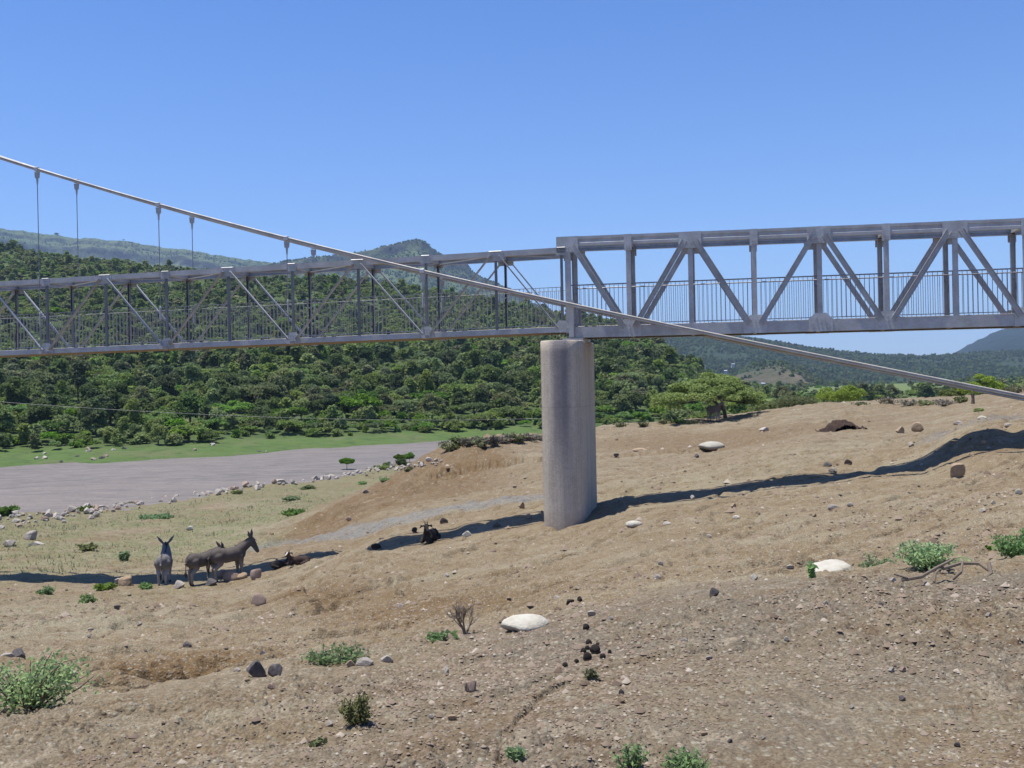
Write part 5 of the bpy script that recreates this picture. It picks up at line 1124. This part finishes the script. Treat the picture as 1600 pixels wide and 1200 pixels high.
shrub('green_bush', 'small green tuft right of the tan boulder by the donkeys', 229, 922, 26, 14, 18, 'leaf_shrub', 10, 420, 0.04, 1.0, 0, 'small bushes by the donkeys', 'bush')
shrub('green_bush', 'upright leafy plant on the flood plain left of the donkeys', 194, 878, 18, 20, 19, 'leaf_shrub', 8, 260, 0.06, 0.9, 0, 'small bushes by the donkeys', 'bush')
shrub('green_bush', 'olive low bush on the flood plain, left of the upright plant', 136, 864, 30, 16, 20, 'leaf_olive', 10, 420, 0.06, 1.0, 0, 'small bushes by the donkeys', 'bush')
shrub('dry_twigs', 'bare dry twigs at the hooves of the leftmost donkey', 245, 897, 22, 16, 21, 'leaf_grey', 9, 0, 0.02, 1.0, 0, None, 'twigs', 'dry_twig')
shrub('green_bush', 'bright green bush at the water near the left edge', 8, 806, 42, 16, 22, 'leaf_bright', 14, 800, 0.10, 1.0, 0, 'bushes among the boulders', 'bush')
for k, (x, y, w_, h_, mt, lab) in enumerate([(270, 772, 34, 9, 'leaf_green', 'low green bush among the boulders above the donkeys'), (133, 798, 26, 10, 'leaf_green', 'green bush in the boulder line near the left, above the plain'), (205, 786, 40, 6, 'leaf_olive', 'low olive bush in front of the boulders, behind the leftmost donkey'), (482, 765, 22, 8, 'leaf_green', 'dark low bush below the boulders, left of the small tree'), (370, 773, 16, 6, 'leaf_green', 'tiny bush in the boulders behind the right donkeys'),
        (455, 783, 24, 6, 'leaf_shrub', 'flat green patch on the plain right of the donkeys'), (462, 738, 26, 8, 'leaf_olive', 'olive bush between boulders left of the small round tree'), (516, 741, 20, 8, 'leaf_green', 'green bush at the left foot of the small round tree'), (596, 734, 22, 8, 'leaf_green', 'green bush left of the riverside tree pair'), (608, 729, 18, 7, 'leaf_dark', 'dark bush close left of the riverside tree pair'),
        (627, 727, 20, 11, 'leaf_dark', 'dark bush under the left riverside tree'), (640, 736, 18, 6, 'leaf_olive', 'olive tuft on the plain below the riverside trees'), (567, 757, 14, 5, 'leaf_shrub', 'tiny green tuft on the plain, left of its twin'), (604, 752, 20, 5, 'leaf_shrub', 'tiny green tuft on the plain near the dirt bank'), (245, 812, 60, 11, 'leaf_shrub', 'long leafy green patch on the plain behind the donkeys'), (460, 806, 36, 8, 'leaf_bright', 'bright flat weed patch at the foot of the dirt slope')]):
    shrub('low_bush', lab, x, y, w_, h_, 60 + k, mt, 14, 700, 0.09, 1.0, 0, 'bushes among the boulders', 'bush')
# dry scrub on the dirt bank, left of the pier and along the crest
its = []
for k, (x, y, w_, h_, mt) in enumerate([(703, 708, 34, 24, 'leaf_olive'), (716, 698, 28, 18, 'leaf_green'), (735, 698, 34, 18, 'leaf_grey'), (752, 699, 32, 20, 'leaf_olive'), (770, 697, 30, 18, 'leaf_grey'), (790, 693, 30, 15, 'leaf_grey'), (808, 693, 26, 17, 'leaf_olive'), (826, 691, 26, 15, 'leaf_grey'), (843, 690, 24, 14, 'leaf_grey')]):
    o = shrub('dry_scrub', None, x, y, w_, h_, 90 + k, mt, 26, 420, 0.075, 1.0, 0, 'scrub along the top of the dirt bank', 'shrub', 'dry_twig'); its.append((o, f'{"grey dry" if mt == "leaf_grey" else "olive" if mt == "leaf_olive" else "green"} scrub on top of the dirt bank left of the pier', x))
for k, (x, y, w_, h_, mt) in enumerate([(1390, 632, 40, 16, 'leaf_grey'), (1420, 634, 36, 15, 'leaf_grey'), (1448, 634, 36, 14, 'leaf_olive'), (1475, 634, 34, 15, 'leaf_grey'), (1502, 630, 26, 14, 'leaf_olive'), (1345, 634, 26, 8, 'leaf_olive'), (1530, 644, 14, 6, 'leaf_green'), (1586, 616, 36, 16, 'leaf_olive'), (970, 668, 22, 10, 'leaf_olive'), (1005, 667, 22, 10, 'leaf_olive'), (1040, 664, 26, 10, 'leaf_olive'), (1062, 662, 26, 9, 'leaf_green'), (1080, 663, 24, 8, 'leaf_olive')]):
    o = shrub('dry_scrub', None, x, y, w_, h_ * 0.8, 120 + k, mt, 20, 240, 0.075, 1.0, 0, 'scrub along the crest on the right', 'shrub', 'dry_twig'); its.append((o, f'{"grey dry" if mt == "leaf_grey" else "olive" if mt == "leaf_olive" else "green"} scrub on the skyline crest, {"left of the umbrella tree" if x < 1100 else "near the right edge"}', x))
uniquify(its)
m_ = hit(1520, 633)
root = empty('tree_stump', (m_.x, m_.y, m_.z)); tag(root, 'short reddish stump standing in front of the right-hand crest trees', 'stump'); m = MB(); m.tube([(0, 0, -0.1), (0.02, 0, 0.25), (0.0, 0.02, 0.5)], [0.10, 0.07, 0.08], 9); m.build('trunk', MAT['bark'], root)
# dead shrub on the mound edge
def dead_shrub(label, x, y, hpx, seed, n=4):
    rng = np.random.default_rng(seed); p = hit(x, y); H_ = hpx * p.y / FPX; root = empty('dead_shrub', (p.x, p.y, p.z)); tag(root, label, 'dead shrub'); m = MB()
    def grow(p0, d, L, r, lv):
        d = d / np.linalg.norm(d); mid = p0 + d * L * 0.5 + rng.normal(size=3) * L * 0.05; p1 = p0 + d * L + rng.normal(size=3) * L * 0.06
        m.tube([p0, mid, p1], [r, r * 0.8, r * 0.55], 5)
        if lv > 0:
            for _ in range(rng.integers(3, 5)):
                t = rng.uniform(0.35, 1.0); nd = d + rng.normal(size=3) * 0.55; nd[2] = abs(nd[2]) * 0.8 + 0.2; grow(p0 + (p1 - p0) * t, nd, L * rng.uniform(0.5, 0.75), r * 0.55, lv - 1)
    for _ in range(n): grow(np.array([0, 0, -0.02]), np.array([rng.normal() * 0.35 - 0.15, rng.normal() * 0.3, 1.0]), H_ * 0.48, 0.011, 3)
    m.build('branch', MAT['dry_twig'], root); return root
dead_shrub('brown leafless dead shrub standing left of the big white stone', 727, 994, 72, 4)
# fallen branches
p = hit(1475, 912); root = empty('fallen_branch', p); tag(root, 'crooked dry grey branches lying beside the blue-green weed', 'branch'); m = MB(); sc = p.y / FPX
for (pts_, r_) in [([(-68, -2, 4), (-40, -6, 10), (-10, 0, 22), (20, 8, 30)], 3.2), ([(0, 0, 20), (30, 4, 26), (60, 6, 24), (72, 2, 14)], 3), ([(72, 2, 26), (70, -4, 12), (50, -8, 2)], 3.6), ([(10, -4, 4), (22, -6, 16), (30, 0, 30)], 2.6), ([(-22, -8, 2), (-16, -4, 14), (2, 4, 24)], 2.4), ([(-60, -4, 8), (-78, 0, 13)], 2.0)]:
    m.tube([(a * sc, b_ * sc * 2, c_ * sc) for a, b_, c_ in pts_], [r_ * sc, r_ * sc * 0.9] + [r_ * sc * 0.7] * (len(pts_) - 2), 7)
m.build('limb', MAT['dry_twig'], root)
# thin dry grass and herbs on the flood plain: one mass
def grass():
    r = np.random.default_rng(77); n = 60000; D = np.exp(r.uniform(math.log(27), math.log(92), n)); u = r.uniform(-0.56, 0.02, n); X = u * D; base = near_base(X, D)
    nn = fbm(X * 0.25, D * 0.25, 3, 91); fl = sstep(-5.15, -5.75, base + 0.12 * nn) * sstep(-0.5, 0.5, nn + 0.35 * sstep(38, 52, D)); k = (r.uniform(0, 1, n) < fl * 0.8) & (base > WATER + 0.15)
    X, D = X[k], D[k]; n = len(X); Z = near_h(X, D); h = r.uniform(0.03, 0.09, n) * (1 + 1.2 * (fbm(X * 0.6, D * 0.6, 2, 17) > 0.5))
    a = r.uniform(0, 3.14, n); w_ = r.uniform(0.012, 0.03, n); lx = r.normal(0, 0.06, n); b0 = np.stack([X, D, Z - 0.01], -1); sd = np.stack([np.cos(a) * w_, np.sin(a) * w_, 0 * a], -1)
    v = np.stack([b0 - sd, b0 + sd, b0 + np.stack([lx, r.normal(0, 0.06, n), h], -1)], 1).reshape(-1, 3)
    o = link('grass', mesh_np('grass', v, np.arange(3 * n).reshape(-1, 3)), None, MAT['grass_blade']); tag(o, 'thin dry grass and herbs on the flood plain', None, None, 'stuff')
grass()
# thin wire across the river
m = MB(); pa, pb = at(-420, 590, 62), at(900, 652, 96); m.tube([pa.lerp(pb, t) - Vector((0, 0, 1.1 * 4 * t * (1 - t))) for t in np.linspace(0, 1, 40)], 0.011, 6)
o = m.build('overhead_wire', MAT['cable_steel']); tag(o, 'single thin wire strung low across the river in front of the far trees', 'wire')
# tiny houses across the valley
b = NB('house_wall', 0.9); b.color((0.5, 0.47, 0.42)); MAT['house_wall'] = b.m
b = NB('house_roof', 0.5, 0.5); b.color((0.55, 0.56, 0.58)); MAT['house_roof'] = b.m
b = NB('house_opening', 0.6); b.color((0.05, 0.045, 0.04)); MAT['house_opening'] = b.m
def house(label, x, y, D, wpx, rz, z=None):
    p = at(x, y, D); W_ = wpx * D / FPX; root = empty('house', p, rz); tag(root, label, 'house', 'small houses across the valley'); L, Dp, H_ = W_, W_ * 0.6, W_ * 0.42
    m = MB(); m.box(-L / 2, L / 2, -Dp / 2, Dp / 2, -2.5, H_); m.prism([(-L / 2, H_), (L / 2, H_), (L / 2, H_ + 0.01), (0, H_ + 0.02), (-L / 2, H_ + 0.01)], -Dp / 2, Dp / 2); m.build('wall', MAT['house_wall'], root)
    m = MB(); k = Dp / 2 + 0.3
    for sg in (1, -1): m.add([(-L / 2 - .3, sg * k, H_ - .05), (L / 2 + .3, sg * k, H_ - .05), (L / 2 + .3, 0, H_ + Dp * .3), (-L / 2 - .3, 0, H_ + Dp * .3), (-L / 2 - .3, sg * k, H_ + .1), (L / 2 + .3, sg * k, H_ + .1), (L / 2 + .3, 0, H_ + Dp * .3 + .15), (-L / 2 - .3, 0, H_ + Dp * .3 + .15)], [(0, 1, 2, 3), (4, 5, 6, 7), (0, 1, 5, 4), (1, 2, 6, 5), (2, 3, 7, 6), (3, 0, 4, 7)])
    m.build('roof', MAT['house_roof'], root)
    m = MB(); m.box(-0.5, 0.5, -Dp / 2 - 0.03, -Dp / 2 + 0.05, 0, H_ * 0.75); m.build('door', MAT['house_opening'], root)
house('small pale house on the ridge above the umbrella tree, upper one', 1145, 571, 1110, 4.6, 0.2); house('small pale house on the ridge above the umbrella tree, lower one', 1134, 581, 1060, 4, -0.3)
house('tiny pale house at the foot of the sandy spur, left one', 1192, 602, 620, 6, 0.3); house('tiny pale house at the foot of the sandy spur, right one', 1262, 611, 560, 6, -0.2)
# lone trees on the mesa skyline
for x, y, w_, lab in ((88, 366, 9, 'tiny dark clump of trees on the mesa skyline, left of the first hanger'), (193, 374, 4, 'single tiny tree on the mesa skyline between the hanger pairs')):
    p = at(x, y + 1.5, 2600); o = empty('skyline_tree', p); tag(o, lab, 'tree'); s = w_ * 2600 / FPX; o.scale = (s, s, s * 0.55); cm = PROTO[0][2]; link('crown', cm, o); link('trunk', PROTO[0][3], o)

# ------------------------------------------------------------------ air
hm = bpy.data.materials.new('air'); hm.use_nodes = True; t = hm.node_tree; t.nodes.remove(t.nodes['Principled BSDF']); pv = t.nodes.new('ShaderNodeVolumePrincipled')
pv.inputs['Color'].default_value = (0.50, 0.70, 1.0, 1); pv.inputs['Density'].default_value = 0.00014; pv.inputs['Anisotropy'].default_value = 0.0; t.links.new(pv.outputs[0], t.nodes['Material Output'].inputs['Volume'])
m = MB(); m.box(-9500, 9500, -9500, 9500, -14, 520); o = m.build('haze', hm); tag(o, 'thin blue summer haze over the valley', None, None, 'stuff')
